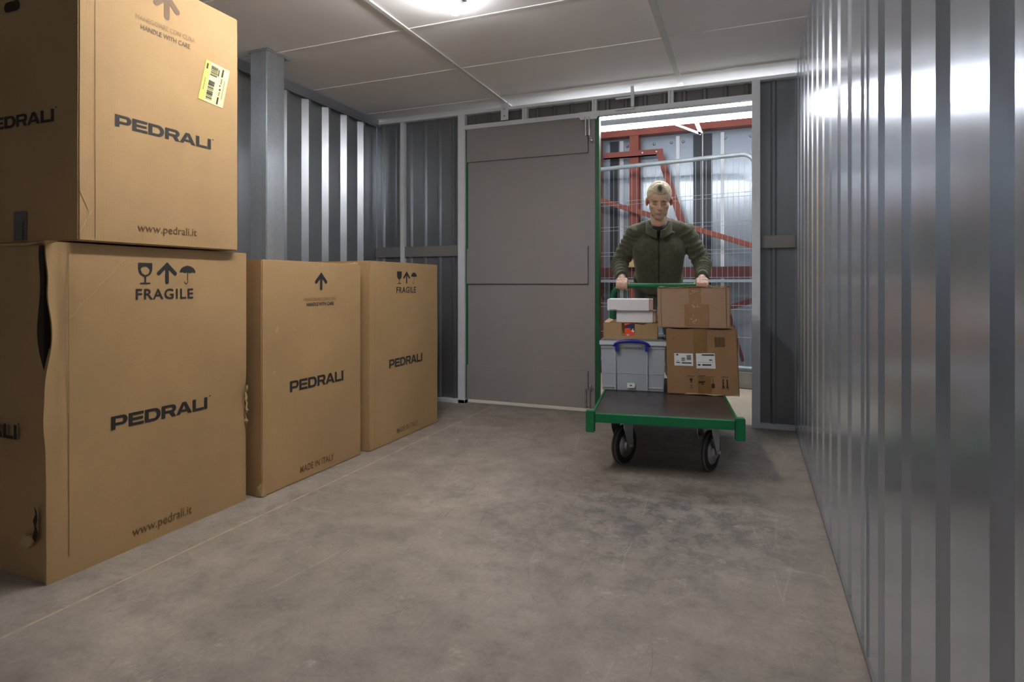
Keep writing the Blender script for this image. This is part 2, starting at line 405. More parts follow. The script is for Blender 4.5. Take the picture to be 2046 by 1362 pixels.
# door leaf (closed) with its stiffener bands
x0, x1 = -2.012, -1.012
d = struct(MB().box(x0, x1, 4.112, 4.15, .036, 2.10).build('door_1', M['taupe'], None, .002), 'closed taupe steel door leaf beside the open doorway')
for z0, z1 in ((1.836, 2.098), (.911, 1.178), (.036, .296)):
    MB().box(x0+.002, x1-.052, 4.096, 4.114, z0, z1).build('stiffener_band', M['taupe'], d, .002)
MB().box(x1-.045, x1, 4.094, 4.114, .036, 2.09).build('edge_stile', M['taupe'], d, .002)
MB().box(x0-.010, x0+.006, 4.108, 4.148, .036, 2.084).build('hinge_edge', M['green_dark'], d)
MB().box(x1, x1+.028, 4.10, 4.15, .030, 2.084).build('meeting_edge', M['green_dark'], d)
def bolt(z, flip):
    b = MB().box(-1.083, -1.041, 4.086, 4.103, z-.055, z+.06)
    o = b.build('bolt_plate', M['taupe'], d, .002)
    MB().tube([(-1.075, 4.078, z-.06), (-1.075, 4.078, z+.07)], .0075, 10).tube([(-1.050, 4.078, z-.06), (-1.050, 4.078, z+.07)], .0065, 10).build('bolt_rod', M['steel'], o, smooth=True)
    s_ = -1 if flip else 1
    MB().tube([(-1.05, 4.078, z-.065*s_), (-1.035, 4.070, z-.085*s_), (-1.035, 4.062, z-.10*s_)], .006, 8).sphere((-1.035, 4.060, z-.10*s_), .010).build('bolt_lever', M['zinc'], o, smooth=True)
bolt(2.01, False); bolt(.105, True)
# plates and drop rods on the back wall head
t = thing('hanger_plate', 'grey angle plate hanging from the ceiling bar above the grey door', 'bracket', (-1.688, 4.075, 2.13))
MB().box(-.030, .030, -.004, 0, -.01, .12).build('plate', M['trimwhite'], t, .0012)
for zz in (.07, .02): MB().lathe([(-.012, .006), (-.004, .006)], 'y', 8, (0, 0, zz)).build('screw', M['zinc'], t)
t = thing('drop_rod', 'pale grey drop rod fixed to the rail over the open doorway', 'rod', (-.746, 4.07, 2.117))
MB().box(-.011, .011, -.008, .008, -.002, .135).build('rod', M['trimwhite'], t, .002)
MB().box(-.115, .012, -.006, .008, .058, .068).box(-.12, .012, -.006, .010, -.016, -.008).build('flange', M['trimwhite'], t)
t = thing('strike_plate', 'grey strike plate on the rail above the top door bolt', 'bracket', (-1.05, 4.085, 2.06))
MB().prism([(-.075, .024), (-.06, .002), (.05, .002), (.062, .020), (.075, .024), (.075, .056), (-.075, .056)], 'y', -.008, 0).build('plate', M['trimwhite'], t)

# ------------------------------------------------------------------ steel column by the left wall
t = thing('steel_column', 'square galvanised steel column rising behind the stacked cartons', 'column', (-2.613, 2.70, 0))
MB().box(-.061, .061, -.07, .07, .004, 2.243).build('shaft', M['galv_post'], t, .004)
MB().box(-.075, .068, -.075, .105, 2.238, 2.247).build('cap_plate', M['galv_post'], t)
MB().box(-.09, .09, -.10, .10, 0, .008).build('base_plate', M['galv_post'], t)

# ------------------------------------------------------------------ lights
def batten(y, label, mt):
    t = thing('batten_light', label, 'ceiling light', (-1.30, y, ZC))
    MB().box(-.038, .038, -.62, .62, -.030, -.001).build('housing', M['batten'], t, .004)
    pr = [(.033*math.cos(a), -.034-.030*math.sin(a)) for a in [.12+(PI-.24)*i/18 for i in range(19)]]
    MB().prism([(x, z) for x, z in pr], 'y', -.615, .615).build('diffuser', M[mt], t, smooth=True)
batten(1.925, 'white strip light on the ceiling over the cartons and the middle of the floor', 'tube_in')
batten(-2.45, 'unseen strip light added on the ceiling behind the viewpoint for fill', 'tube_fill')  # added fill lamp behind the camera, never in view
t = thing('corridor_light', 'long white strip light outside the open doorway', 'ceiling light', (-.45, 4.58, 2.160))
L_ = .95
MB().box(-L_, L_, -.03, .03, -.030, .018).build('housing', M['batten_grey'], t, .004)
pr = [(-.028, -.030)]+[(.028*math.cos(a), -.038-.026*math.sin(a)) for a in [PI-PI*i/10 for i in range(11)]]+[(.028, -.030)]
MB().prism([(x, z) for x, z in pr], 'x', -L_+.005, L_-.005).build('diffuser', M['tube_out'], t, smooth=True)
MB().prism([(-.028, .018), (-.028, .045), (-.014, .060), (.014, .060), (.028, .045), (.028, .018)], 'x', -L_+.005, L_-.005).build('upper_diffuser', M['tube_out'], t)
for sx in (-.75, .75):
    MB().tube([(sx, 0, .06), (sx, 0, 1.3)], .004, 8).build('suspension_wire', M['steel'], t)
MB().bar((0, 0, 0), (-.29, 0, .14), .02, .018).bar((0, 0, 0), (-.05, 0, .14), .02, .030).bar((-.29, 0, .14), (-.05, 0, .14), .02, .012).build('brace_arm', M['taupe_rail'], t).location = (.096, .20, -.103)

# ------------------------------------------------------------------ corridor: liner wall, steel frame
fw = MB()
yw = 6.30
struct(MB().box(-5, 3.2, yw+.02, yw+.08, 0, 3.6).build('wall_far', M['liner']), 'pale steel liner wall beyond the doorway')
struct(MB().box(-5.05, -5, 4.1, 6.5, 0, 3.6).build('wall_corridor_left', M['liner']))
struct(MB().box(3.2, 3.25, 4.1, 6.5, 0, 3.6).build('wall_corridor_right', M['liner']))
for i, (a, b) in enumerate(((-2.0, -1.39), (-1.30, -.54), (-.36, .55))):
    trim(MB().box(a, b, yw, yw+.02, .02, 2.42), M['liner'], ['pale liner panel at the left of the view through the doorway', 'pale liner panel behind the man', 'pale liner panel at the right of the view through the doorway'][i])
for a, b, mm, lab in ((-1.39, -1.30, 'liner_dark', 'dark vertical strip at the left of the far wall'), (-.54, -.36, 'liner_dark', 'wide dark vertical strip on the far wall right of the man'),
                      (-1.286, -1.247, 'liner_white', 'white vertical strip left of the red column'), (-.71, -.675, 'liner_white', 'white vertical strip above the man'), (-.279, -.246, 'liner_white', 'white vertical strip at the right of the far wall')):
    trim(MB().box(a, b, yw-.012, yw+.001, .02, 2.42), M[mm], lab)
trim(MB().tube([(-.449, yw-.03, .1), (-.449, yw-.03, 2.5)], .006, 8), M['liner_white'], 'thin pale cable running up the dark strip on the far wall')
for x in (-1.21, -.93, -.755, -.64, -.235, .0):
    tag(MB().lathe([(-.012, .006), (-.006, .014), (0, .016)], 'y', 12, (0, 0, 0)).build('wall_fixing', M['galv_left']), 'small round fixing near the top of the far liner wall', 'bolt', 'round fixings along the far wall').location = (x, yw-.001, 2.36)
def beam(name, label, cat, pts, w_, h_, m):
    t = MB(); 
    for p, q in pts: t.bar(p, q, w_, h_)
    return tag(t.build(name, M[m], None, .003), label, cat)
ys = 6.15
def ibeam(p, q, w_, h_, t_=.012):
    mb = MB(); p = Vector(p); q = Vector(q)
    return mb
o = MB().box(-1.157, -1.065, ys-.012, ys, 0, 3.3).box(-1.157, -1.065, ys+.10, ys+.112, 0, 3.3).box(-1.116, -1.106, ys, ys+.10, 0, 3.3).build('steel_stanchion', M['red'])
tag(o, 'upright red painted steel column behind the mesh fence', 'steel column')
o = MB().box(-1.56, -1.465, ys-.012, ys, 0, 3.3).box(-1.56, -1.465, ys+.10, ys+.112, 0, 3.3).box(-1.518, -1.508, ys, ys+.1, 0, 3.3).build('steel_stanchion', M['red'])
tag(o, 'upright red steel column at the left edge of the doorway view', 'steel column')
o = MB().box(-3, 2, ys-.02, ys, 2.43, 2.62).box(-3, 2, ys, ys+.07, 2.43, 2.442).box(-3, 2, ys, ys+.07, 2.608, 2.62).build('steel_beam', M['red'])
tag(o, 'deep red steel beam behind the corridor strip light', 'steel beam')
o = MB().box(-1.418, -.82, ys-.035, ys-.015, 2.205, 2.268).box(-1.418, -.82, ys-.035, ys-.014, 2.205, 2.215).build('steel_crossbar', M['red'])
tag(o, 'short horizontal red steel arm across the red column', 'steel beam')
for x in (-1.02, -.88): tag(MB().lathe([(-.008, .008), (0, .009)], 'y', 10).build('bolt_head', M['steel']), 'bright bolt head on the short red steel arm', 'bolt', 'bolt heads on the red arm').location = (x, ys-.035, 2.24)
beam('steel_brace', 'steep red steel brace running down behind the head of the man', 'steel brace', [((-.85, ys-.04, 2.22), (-.585, ys-.04, 1.36))], .02, .065, 'red')
beam('steel_brace', 'long red steel brace sloping down across the whole doorway view', 'steel brace', [((-2.3, ys-.07, 2.07), (.45, ys-.07, 1.12))], .03, .05, 'red')
o = MB().box(-3, 2, ys-.06, ys-.052, .965, 1.078).box(-3, 2, ys-.052, ys-.014, .965, .975).box(-3, 2, ys-.052, ys-.014, 1.068, 1.078).build('steel_rail', M['red_dark'])
tag(o, 'dark red horizontal steel rail behind the hands of the man', 'steel beam')
tag(MB().box(-3, 2, ys-.09, ys-.06, .925, .955).build('galvanised_rail', M['fence'], None, .003), 'pale galvanised rail just below the dark red steel rail', 'rail')
beam('steel_brace', 'dark red steel brace rising to the right beyond the cartons', 'steel brace', [((-.62, ys-.06, .545), (.35, ys-.06, .865))], .02, .05, 'red_dark')
beam('steel_brace', 'short red steel brace near the floor at the right of the doorway', 'steel brace', [((-.19, ys-.03, .62), (-.07, ys-.03, .17))], .02, .03, 'red_dark')
tag(MB().box(-1.16, -1.04, ys-.12, ys-.02, 1.08, 1.15).build('timber_block', M['wood'], None, .004), 'small pale timber block lying on the dark red steel rail', 'block')
tag(MB().box(-2.4, -1.36, 6.03, 6.12, 0, .32).build('steel_upstand', M['red_dark'], None, .004), 'dark red steel upstand low at the left of the doorway view', 'steel beam')

# mesh fence panel, standing at a slight angle
fa = (-2.05, 5.99); fb = (.04, 5.625); fdx = Vector((fb[0]-fa[0], fb[1]-fa[1])); FL = fdx.length
t = thing('mesh_fence', 'galvanised wire mesh fence panel standing behind the man', 'fence', (fa[0], fa[1], 0), math.atan2(fdx.y, fdx.x))
top, bot, R_ = 2.055, .17, .12
arc = lambda cx, cz, a0, a1: [(cx+R_*math.cos(a0+(a1-a0)*i/6), 0, cz+R_*math.sin(a0+(a1-a0)*i/6)) for i in range(7)]
path = [(0, 0, bot)]+[(0, 0, top-R_)]+arc(R_, top-R_, PI, PI/2)+[(FL-R_, 0, top)]+arc(FL-R_, top-R_, PI/2, 0)+[(FL, 0, .143)]
MB().tube(path, .021, 12).tube([(0, 0, bot), (FL, 0, bot)], .019, 12).tube([(0, 0, bot+.02), (0, 0, .001)], .021, 12).build('frame', M['fence'], t, smooth=True)
wm = MB(); n = int(FL/.047)
for i in range(1, n): 
    x = i*FL/n; zt = top-.01
    if x < R_: zt = top-R_+math.sqrt(max(0, R_**2-(R_-x)**2))
    if x > FL-R_: zt = top-R_+math.sqrt(max(0, R_**2-(x-FL+R_)**2))
    wm.tube([(x, .004, bot), (x, .004, zt)], .0016, 5)
for z in (1.72, 1.685, 1.47, 1.435, 1.22, 1.185, .97, .935, .72, .685, .44): wm.tube([(0, -.004, z), (FL, -.004, z)], .0019, 5)
wm.build('wire_mesh', M['fence'], t)
MB().box(FL-.03, FL+.03, -.03, .03, top-.30, top-.26).build('clamp', M['zinc'], t)
o = MB().prism([(-.30, 0), (.30, 0), (.28, .11), (.24, .14), (-.24, .14), (-.28, .11)], 'y', -.115, .115).build('fence_foot', M['concrete'], None, .01)
tag(o, 'concrete foot block under the mesh fence beside the doorway', 'fence foot'); o.location = (.10, 5.64, 0); o.rotation_euler.z = -.17

# ------------------------------------------------------------------ printing helpers
def text_mesh(s, w_, h_, bold=0.0, spacing=1.0):
    cu = bpy.data.curves.new('txt', 'FONT'); cu.body = s; cu.size = 1; cu.offset = bold; cu.space_character = spacing
    cu.resolution_u = 3; cu.fill_mode = 'FRONT' if hasattr(cu, 'fill_mode') else cu.fill_mode
    return norm_curve(cu, w_, h_)
def norm_curve(cu, w_, h_):
    o = bpy.data.objects.new('txt', cu); C.objects.link(o)
    bpy.context.view_layer.update()
    me = bpy.data.meshes.new_from_object(o.evaluated_get(bpy.context.evaluated_depsgraph_get()))
    bpy.data.objects.remove(o); bpy.data.curves.remove(cu)
    xs = [v.co.x for v in me.vertices]; ys_ = [v.co.y for v in me.vertices]
    a, b, c, d_ = min(xs), max(xs), min(ys_), max(ys_)
    sx = w_/(b-a) if w_ else h_/(d_-c); sy = h_/(d_-c) if h_ else sx
    vs = [((v.co.x-a)*sx, (v.co.y-c)*sy) for v in me.vertices]; fs = [tuple(p.vertices) for p in me.polygons]
    bpy.data.meshes.remove(me); return vs, fs
def poly_curve(splines):
    cu = bpy.data.curves.new('pc', 'CURVE'); cu.dimensions = '2D'; cu.fill_mode = 'BOTH'
    for pts in splines:
        s = cu.splines.new('POLY'); s.points.add(len(pts)-1)
        for i, (x, y) in enumerate(pts): s.points[i].co = (x, y, 0, 1)
        s.use_cyclic_u = True
    return cu
def arcp(cx, cy, rx, ry, a0, a1, n=8): return [(cx+rx*math.cos(math.radians(a0+(a1-a0)*i/n)), cy+ry*math.sin(math.radians(a0+(a1-a0)*i/n))) for i in range(n+1)]
def logo_splines():
    S = []; x = 0; st = .34; hb = .215
    def sh(l): return [(a+x, b) for a, b in l]
    # P
    S.append(sh([(0, 0), (st, 0), (st, .30)]+[(.95, .30)]+arcp(.95, .65, .36, .35, -90, 90)+[(0, 1)]))
    S.append(sh([(st, .49)]+[(.86, .49)]+arcp(.86, .65, .12, .155, -90, 90)+[(st, .805)])); x += 1.39
    S.append(sh([(0, 0), (1.27, 0), (1.27, hb), (st, hb), (st, .40), (1.2, .40), (1.2, .60), (st, .60), (st, .785), (1.25, .785), (1.25, 1), (0, 1)])); x += 1.36
    S.append(sh([(0, 0), (.85, 0)]+arcp(.85, .5, .55, .5, -90, 90, 12)+[(0, 1)]))
    S.append(sh([(st, hb), (.80, hb)]+arcp(.80, .5, .25, .285, -90, 90)+[(st, .785)])); x += 1.49
    S.append(sh([(0, 0), (st, 0), (st, .36), (.72, .36)]+[(.98, .0), (1.36, 0), (1.10, .38)]+arcp(1.0, .68, .36, .32, -60, 90)+[(0, 1)]))
    S.append(sh([(st, .56), (.90, .56)]+arcp(.90, .68, .11, .12, -90, 90)+[(st, .80)])); x += 1.36
    S.append(sh([(0, 0), (.36, 0), (.48, .2), (1.08, .2), (1.19, 0), (1.57, 0), (.98, 1), (.58, 1)]))
    S.append(sh([(.58, .38), (.98, .38), (.78, .76)])); x += 1.64
    S.append(sh([(0, 0), (1.16, 0), (1.16, hb), (st, hb), (st, 1), (0, 1)])); x += 1.22
    S.append(sh([(0, 0), (st, 0), (st, 1), (0, 1)]))
    return S
LOGO = {}
def logo(w_, h_):
    k = (round(w_, 3), round(h_, 3))
    if k not in LOGO: LOGO[k] = norm_curve(poly_curve(logo_splines()), w_, h_)
    return LOGO[k]
def caps(p, q, r, n=6):
    p = Vector(p); q = Vector(q); a = math.degrees(math.atan2(q.y-p.y, q.x-p.x))
    pts = arcp(q.x, q.y, r, r, a-90, a+90, n)+arcp(p.x, p.y, r, r, a+90, a+270, n)
    return pts, [tuple(range(len(pts)))]
def join2(*ms):
    V = []; F = []
    for v, f in ms:
        b = len(V); V += list(v); F += [tuple(b+i for i in t_) for t_ in f]
    return V, F
def arrow_icon(h_=.083, r=.0075):
    w_ = h_*.42
    return join2(caps((0, r), (0, h_-r), r), caps((-w_, h_-r-w_), (0, h_-r*1.2), r), caps((w_, h_-r-w_), (0, h_-r*1.2), r))
def glass_icon(hole):
    out = [(-.026, .074), (-.026, .05)]+arcp(0, .052, .026, .026, 180, 360, 10)+[(.026, .074)]
    sp = [out]
    if hole: sp.append([(-.018, .052), (-.010, .060), (.004, .062), (.014, .056), (.018, .05), (.012, .036), (0, .031), (-.012, .037)])
    bowl = norm_curve(poly_curve(sp), .052, .048)
    bowl = ([(x-.026, y+.026) for x, y in bowl[0]], bowl[1])
    return join2(bowl, ([(-.0028, .004), (.0028, .004), (.0028, .028), (-.0028, .028)], [(0, 1, 2, 3)]), caps((-.017, .0022), (.017, .0022), .0024))
def umbrella_icon():
    can = [(-.034, .042)]+arcp(0, .042, .034, .026, 180, 0, 14)[1:]+[(.022, .045), (.011, .041), (0, .045), (-.011, .041), (-.022, .045)]
    cv = norm_curve(poly_curve([can]), .068, .027)
    cv = ([(x-.034, y+.041) for x, y in cv[0]], cv[1])
    hk = arcp(-.007, .009, .007, .008, 0, -180, 8); ring = []
    parts = [cv, ([(-.0012, .012), (.0012, .012), (.0012, .045), (-.0012, .045)], [(0, 1, 2, 3)])]
    for a, b in zip(hk[:-1], hk[1:]): parts.append(caps(a, b, .0013, 3))
    parts.append(caps((0, .066), (0, .070), .0012, 3))
    return join2(*parts)
def rect(x0, x1, y0, y1): return [(x0, y0), (x1, y0), (x1, y1), (x0, y1)], [(0, 1, 2, 3)]
def shift(m, dx, dy, rot=0, k=1):
    c_, s_ = math.cos(rot)*k, math.sin(rot)*k
    return [(x*c_-y*s_+dx, x*s_+y*c_+dy) for x, y in m[0]], m[1]
class Face:
    """a plane of a carton in the carton's own frame: o + x*ax + y*z"""
    def __init__(s, o, ax, nrm, fn=None): s.o = Vector(o); s.ax = Vector(ax); s.n = Vector(nrm); s.fn = fn
    def put(s, name, m2, mat, parent, lift=.0012, thick=0):
        vs = []
        for x, y in m2[0]:
            p = s.o+s.ax*x+Vector((0, 0, 1))*y
            if s.fn: p = s.fn(p)
            vs.append(p+s.n*lift)
        me = bpy.data.meshes.new(name); me.from_pydata([tuple(p) for p in vs], [], m2[1])
        me.materials.append(mat); o = bpy.data.objects.new(name, me); C.objects.link(o); o.parent = parent
        return o

# ------------------------------------------------------------------ big cartons
def dent_fn(hx, hy, h, seed, amp):
    sv = Vector((seed*3.1, seed*7.7, seed*1.3))
    def f(p):
        p = Vector(p); e = .004
        fx = 1 if abs(abs(p.x)-hx) < e else 0; fy = 1 if abs(abs(p.y)-hy) < e else 0; fz = 1 if p.z > h-e else 0
        q = p*2.6+sv; d = noise.noise(q)*amp; d2 = noise.noise(q*1.0+Vector((9, 4, 2)))*amp
        r = p.copy()
        if fx: r.x += math.copysign(1, p.x)*d*(1-min(1, fy)*.5)
        if fy: r.y += math.copysign(1, p.y)*d2*(1-min(1, fx)*.5)
        if fz: r.z += noise.noise(q*1.5)*amp*.5
        return r
    return f
def box_mesh(hx, hy, h, cut=.05, x0=None):
    bm = bmesh.new(); bmesh.ops.create_cube(bm, size=1)
    for v in bm.verts: v.co = Vector((v.co.x*2*hx, v.co.y*2*hy, (v.co.z+.5)*h))
    n = max(3, int(max(hx*2, hy*2, h)/cut))
    bmesh.ops.subdivide_edges(bm, edges=bm.edges[:], cuts=n, use_grid_fill=True)
    return bm
def carton_body(name, hx, hy, h, seed, mat, parent, amp=.003, bevel=.004, extra=None):
    fn = dent_fn(hx, hy, h, seed, amp)
    bm = box_mesh(hx, hy, h)
    for v in bm.verts:
        v.co = fn(v.co)
        if extra: v.co = extra(v.co)
    ed = [e for e in bm.edges if len(e.link_faces) == 2 and e.calc_face_angle(0) > 1.0]
    if bevel: bmesh.ops.bevel(bm, geom=ed, offset=bevel, segments=2, affect='EDGES')
    me = bpy.data.meshes.new(name); bm.to_mesh(me); bm.free()
    for p in me.polygons: p.use_smooth = True
    me.set_sharp_from_angle(angle=math.radians(30))
    me.materials.append(mat); o = bpy.data.objects.new(name, me); C.objects.link(o); o.parent = parent
    return o, fn

def big_carton(label, x_face, y0, y1, z0, h, seed, icons, bottom, logo_yz, near_logo=None, group='large printed cartons along the left wall', depth=.78, off=None):
    hx, hy = depth/2, (y1-y0)/2
    t = thing('cardboard_carton', label, 'cardboard box', (x_face-hx, (y0+y1)/2, z0), 0, group)
    body, fn = carton_body('carton_body', hx, hy, h, seed, M['card'], t, .0035)
    F = Face((hx, -hy, 0), (0, 1, 0), (1, 0, 0), fn)       # x = distance from the near edge
    ly, lz, lw, lh = logo_yz
    F.put('printed_logo', join2(shift(logo(lw, lh), ly-y0, lz-z0), shift(caps((0, 0), (.003, 0), .0022), ly-y0+lw+.008, lz-z0+lh)), M['ink'], t)
    return t, F, hx, hy

# A: lower near carton, split along its near corner
Ax, Ay0, Ay1, Ah = -1.975, 1.151, 1.920, 1.040
t = thing('cardboard_carton', 'largest tan carton on the floor, torn at its near corner, carrying another carton', 'cardboard box', (Ax-.39, (Ay0+Ay1)/2, 0), 0, 'large printed cartons along the left wall')
hx, hy, h = .39, (Ay1-Ay0)/2, Ah
def gap(z):      # how wide the corner seam stands open
    k = max(0, min(1, (z-.50)/.28)); k = k*k*(3-2*k)
    top_ = max(0, (z-.97)/.07)
    return .004+.042*k*(1+.2*math.sin(z*19))-.012*top_*top_
def edgeA(p):
    p = Vector(p)
    s_ = noise.noise(Vector((p.z*4, 1.7, 3)))*.004
    if abs(p.y+hy) < .012 and p.x > hx-.02:       # near edge of the broad panel
        wave = .020*math.exp(-((p.z-.74)/.09)**2)-.010*math.exp(-((p.z-.52)/.08)**2)
        p.y += wave+s_
    return p
fnA = dent_fn(hx, hy, h, 3, .0045)
# added inner box, coloured near black for the shade seen through the split
MB().box(-hx+.02, hx-.045, -hy+.02, hy-.02, .004, h-.012).build('inner_shade_box', M['card_shade'], t)
def sheetgrid(pts_fn, nu, nv, nrm, th, name, mat, parent):
    vs = []; fs = []
    for side in (0, 1):
        for j in range(nv+1):
            for i in range(nu+1):
                p = Vector(pts_fn(i/nu, j/nv)); vs.append(tuple(p-Vector(nrm)*th*side))
    k = (nu+1)*(nv+1)
    for j in range(nv):
        for i in range(nu):
            a = j*(nu+1)+i; q = (a, a+1, a+nu+2, a+nu+1); fs.append(q); fs.append(tuple(k+x for x in reversed(q)))
    def side(idx):
        for a, b in zip(idx[:-1], idx[1:]): fs.append((a, b, b+k, a+k))
    side([i for i in range(nu+1)]); side([nv*(nu+1)+i for i in range(nu+1)]); side([j*(nu+1) for j in range(nv+1)]); side([j*(nu+1)+nu for j in range(nv+1)])
    mb = MB(); mb.add(vs, fs); return mb.build(name, mat, parent, smooth=True)
def broad(u, v):
    z = v*h; y = -hy+u*2*hy; p = fnA((hx, y, z))
    k = max(0, 1-u*14); p.y += k*(.020*math.exp(-((z-.76)/.10)**2)-.006*math.exp(-((z-.50)/.1)**2)+.006*math.exp(-((z-.93)/.05)**2)+noise.noise(Vector((z*9, 2, 1)))*.004)
    p.x += -.010*math.exp(-((z-.80)/.18)**2)*max(0, 1-abs(u-.045)*14)+.003*max(0, 1-abs(u-.06)*40)*(z > .3)
    p.x -= .012*max(0, 1-(2*hy-(y+hy))*16)*math.exp(-((z-.42)/.06)**2)
    # diagonal crease from the top edge to the seam line
    return p
sheetgrid(broad, 60, 60, (1, 0, 0), .006, 'broad_panel', M['card'], t)
def nearp(u, v):
    z = v*h; x = -hx+u*(2*hx-gap(z)); p = fnA((x, -hy+.006, z)); p.x = x; p.y += .004+.024*max(0, (u-.94)*16.6)*min(1, max(0, (z-.45)*4)); 
    return p
sheetgrid(nearp, 40, 40, (0, -1, 0), .006, 'end_panel', M['card'], t)
MB().box(-hx, -hx+.006, -hy+.01, hy-.008, 0, h-.01).build('rear_panel', M['card'], t)
MB().box(-hx, hx-.007, hy-.008, hy-.002, 0, h-.01).build('far_panel', M['card'], t)
def topf(u, v):
    return Vector((-hx+u*2*hx*.995, -hy+.004+v*(2*hy-.006), h-.004+noise.noise(Vector((u*5, v*5, 2)))*.004+.004*(u > .9)))
sheetgrid(topf, 24, 24, (0, 0, 1), .006, 'top_flaps', M['card_in'], t)
FA = Face((hx, -hy, 0), (0, 1, 0), (1, 0, 0), fnA)
FA.put('printed_logo', join2(shift(logo(.378, .045), 1.348-Ay0, .424), shift(caps((0, 0), (.003, 0), .0022), 1.736-Ay0, .472)), M['ink'], t)
FA.put('fragile_symbols', join2(shift(glass_icon(True), 1.469-Ay0, .911), shift(arrow_icon(.078, .0068), 1.553-Ay0, .911), shift(umbrella_icon(), 1.638-Ay0, .911)), M['ink'], t)
FA.put('printed_text', shift(text_mesh('FRAGILE', .226, .038, .014, 1.12), 1.435-Ay0, .856), M['ink'], t)
FA.put('printed_text', shift(text_mesh('www.pedrali.it', .235, .043, .0), 1.422-Ay0, .030), M['ink_soft'], t)
# folded seam strip beside the near edge
FA.put('seam_line', rect(.062, .0645, .06, h-.03), M['ink_faint'], t, .0016)
cr = [caps((.062+.02*i+.004*math.sin(i*2.1), .80+.0215*i), (.062+.02*(i+1)+.004*math.sin((i+1)*2.1), .80+.0215*(i+1)), .0013, 3) for i in range(9)]
FA.put('crease', join2(*cr), M['card_in'], t, .0016)
0 and FA.put('scuff', join2(*[caps((.07+.012*i, .252+.009*i+.006*math.sin(i*4)), (.085+.012*i, .262+.009*i), .003, 3) for i in range(5)]), M['ink_faint'], t, .0014)
FN = Face((-hx, -hy+.006, 0), (1, 0, 0), (0, -1, 0), None)
FN.put('printed_logo', join2(shift(logo(.378, .045), 2*hx-.14-.378, .424+.004), shift(caps((0, 0), (.003, 0), .0022), 2*hx-.132, .478)), M['ink'], t, .008)
# torn hole with peeled flap low on the end panel
tear = [(.0, .0), (.012, .03), (.004, .055), (.016, .075), (.010, .10), (.022, .085), (.026, .06), (.020, .04), (.028, .02), (.016, -.01)]
FN.put('tear', (([(x+2*hx-.062, y+.135) for x, y in tear]), [tuple(range(len(tear)))]), M['card_shade'], t, .009)
MB().prism([(-.05, 0), (-.03, .025), (0, .03), (.012, .012), (-.004, -.006), (-.03, -.012)], 'y', -.010, 0).build('torn_flap', M['card_in'], t, .002).location = (hx-.065, -hy+.002, .115)
# crushed cardboard at its far corner
cm = MB(); rc = random.Random(4)
def crumple(n, z0, dz, sx):
    L1 = [(hx-.03, hy-.004, z0+dz*i) for i in range(n)]
    L2 = [(hx-.004+rc.uniform(-.004, .006), hy+.004+rc.uniform(0, .010), z0+dz*i+rc.uniform(-.004, .004)) for i in range(n)]
    L3 = [(hx+.000+rc.uniform(-.004, .010)*sx, hy-.004+rc.uniform(-.006, .004), z0+dz*(i+.4)) for i in range(n)]
    vs = L1+L2+L3; fs = []
    for i in range(n-1):
        for k in (0, 1): a = k*n+i; fs += [(a, a+1, a+n+1), (a, a+n+1, a+n)]
    cm.add(vs, fs)
crumple(13, .30, .015, 1)
cm.build('crushed_edge', M['card_in'], t)
cm = MB()
for i in range(5): cm.add([(hx-.05+.0+.016*i, -hy-.004-.002*(i % 2), h-.012), (hx-.03+.016*i, -hy-.010, h-.004+.003*(i % 2)), (hx-.034+.016*i, -hy+.02, h+.004), (hx-.052+.016*i, -hy+.02, h-.001)], [(0, 1, 2, 3)])
cm.build('torn_rim', M['card_in'], t)

# B: upper carton
Bx, By0, By1, Bz, Bh = -1.950, 1.229, 1.853, 1.046, .945
t, F, hx, hy = big_carton('brightly lit tan carton with a yellow barcode label, stacked on top of the torn carton', Bx, By0, By1, Bz, Bh, 5, None, None, (1.345, 1.433, .376, .040), depth=.76)
yo, zo = -By0, -Bz
F.put('up_arrow', shift(arrow_icon(.085, .0095), 1.531+yo, 1.858+zo, 0, 1.15), M['ink_soft'], t)
F.put('printed_text', shift(text_mesh('MANEGGIARE CON CURA', .232, .017, .0), 1.415+yo, 1.818+zo), M['ink_faint'], t)
F.put('printed_text', shift(text_mesh('HANDLE WITH CARE', .193, .017, .016), 1.433+yo, 1.788+zo), M['ink_soft'], t)
F.put('printed_text', shift(text_mesh('www.pedrali.it', .235, .036, .0), 1.422+yo, 1.083+zo), M['ink_soft'], t)
F.put('seam_line', rect(.050, .052, .01, Bh-.01), M['ink_faint'], t, .0014)
F.put('corner_scuff', join2(*[caps((.004, .03), (.04, .10), .0015, 3), caps((.004, .16), (.03, .10), .0015, 3)]), M['card_in'], t, .0014)
lx, lz = 1.662+yo, 1.616+zo
ang = math.radians(-5)
def lab(x, y): 
    # skewed label frame: long axis up, tilted to the right
    return (lx+x+.22*y, lz+y-.07*x)
def lq(x0, x1, y0, y1): return [lab(x0, y0), lab(x1, y0), lab(x1, y1), lab(x0, y1)], [(0, 1, 2, 3)]
lb = F.put('barcode_label', lq(0, .112, 0, .158), M['label_cream'], t, .0016)
F.put('label_band', lq(0, .024, 0, .158), M['label_yellow'], lb, .0021)
bars = []; yy = .010
rb = random.Random(3)
while yy < .145:
    hh = rb.choice((.0012, .0018, .003)); 
    if abs(yy-.098) > .008: bars.append(lq(.028, .056 if yy < .09 else .060, yy, yy+hh))
    yy += hh+rb.choice((.0012, .002, .0035))
F.put('barcode', join2(*bars, lq(.062, .067, .115, .142), lq(.078, .086, .005, .035), lq(.078, .086, .118, .150), lq(.079, .087, .062, .070), lq(.077, .083, .078, .084), lq(.006, .014, .125, .148)), M['ink'], lb, .0027)
F.put('small_print', join2(lq(.080, .086, .040, .058), lq(.080, .086, .088, .112), lq(.096, .099, .03, .11), lq(.009, .013, .04, .09)), M['ink_faint'], lb, .0025)
FN = Face((-hx, -hy, 0), (1, 0, 0), (0, -1, 0), F.fn)
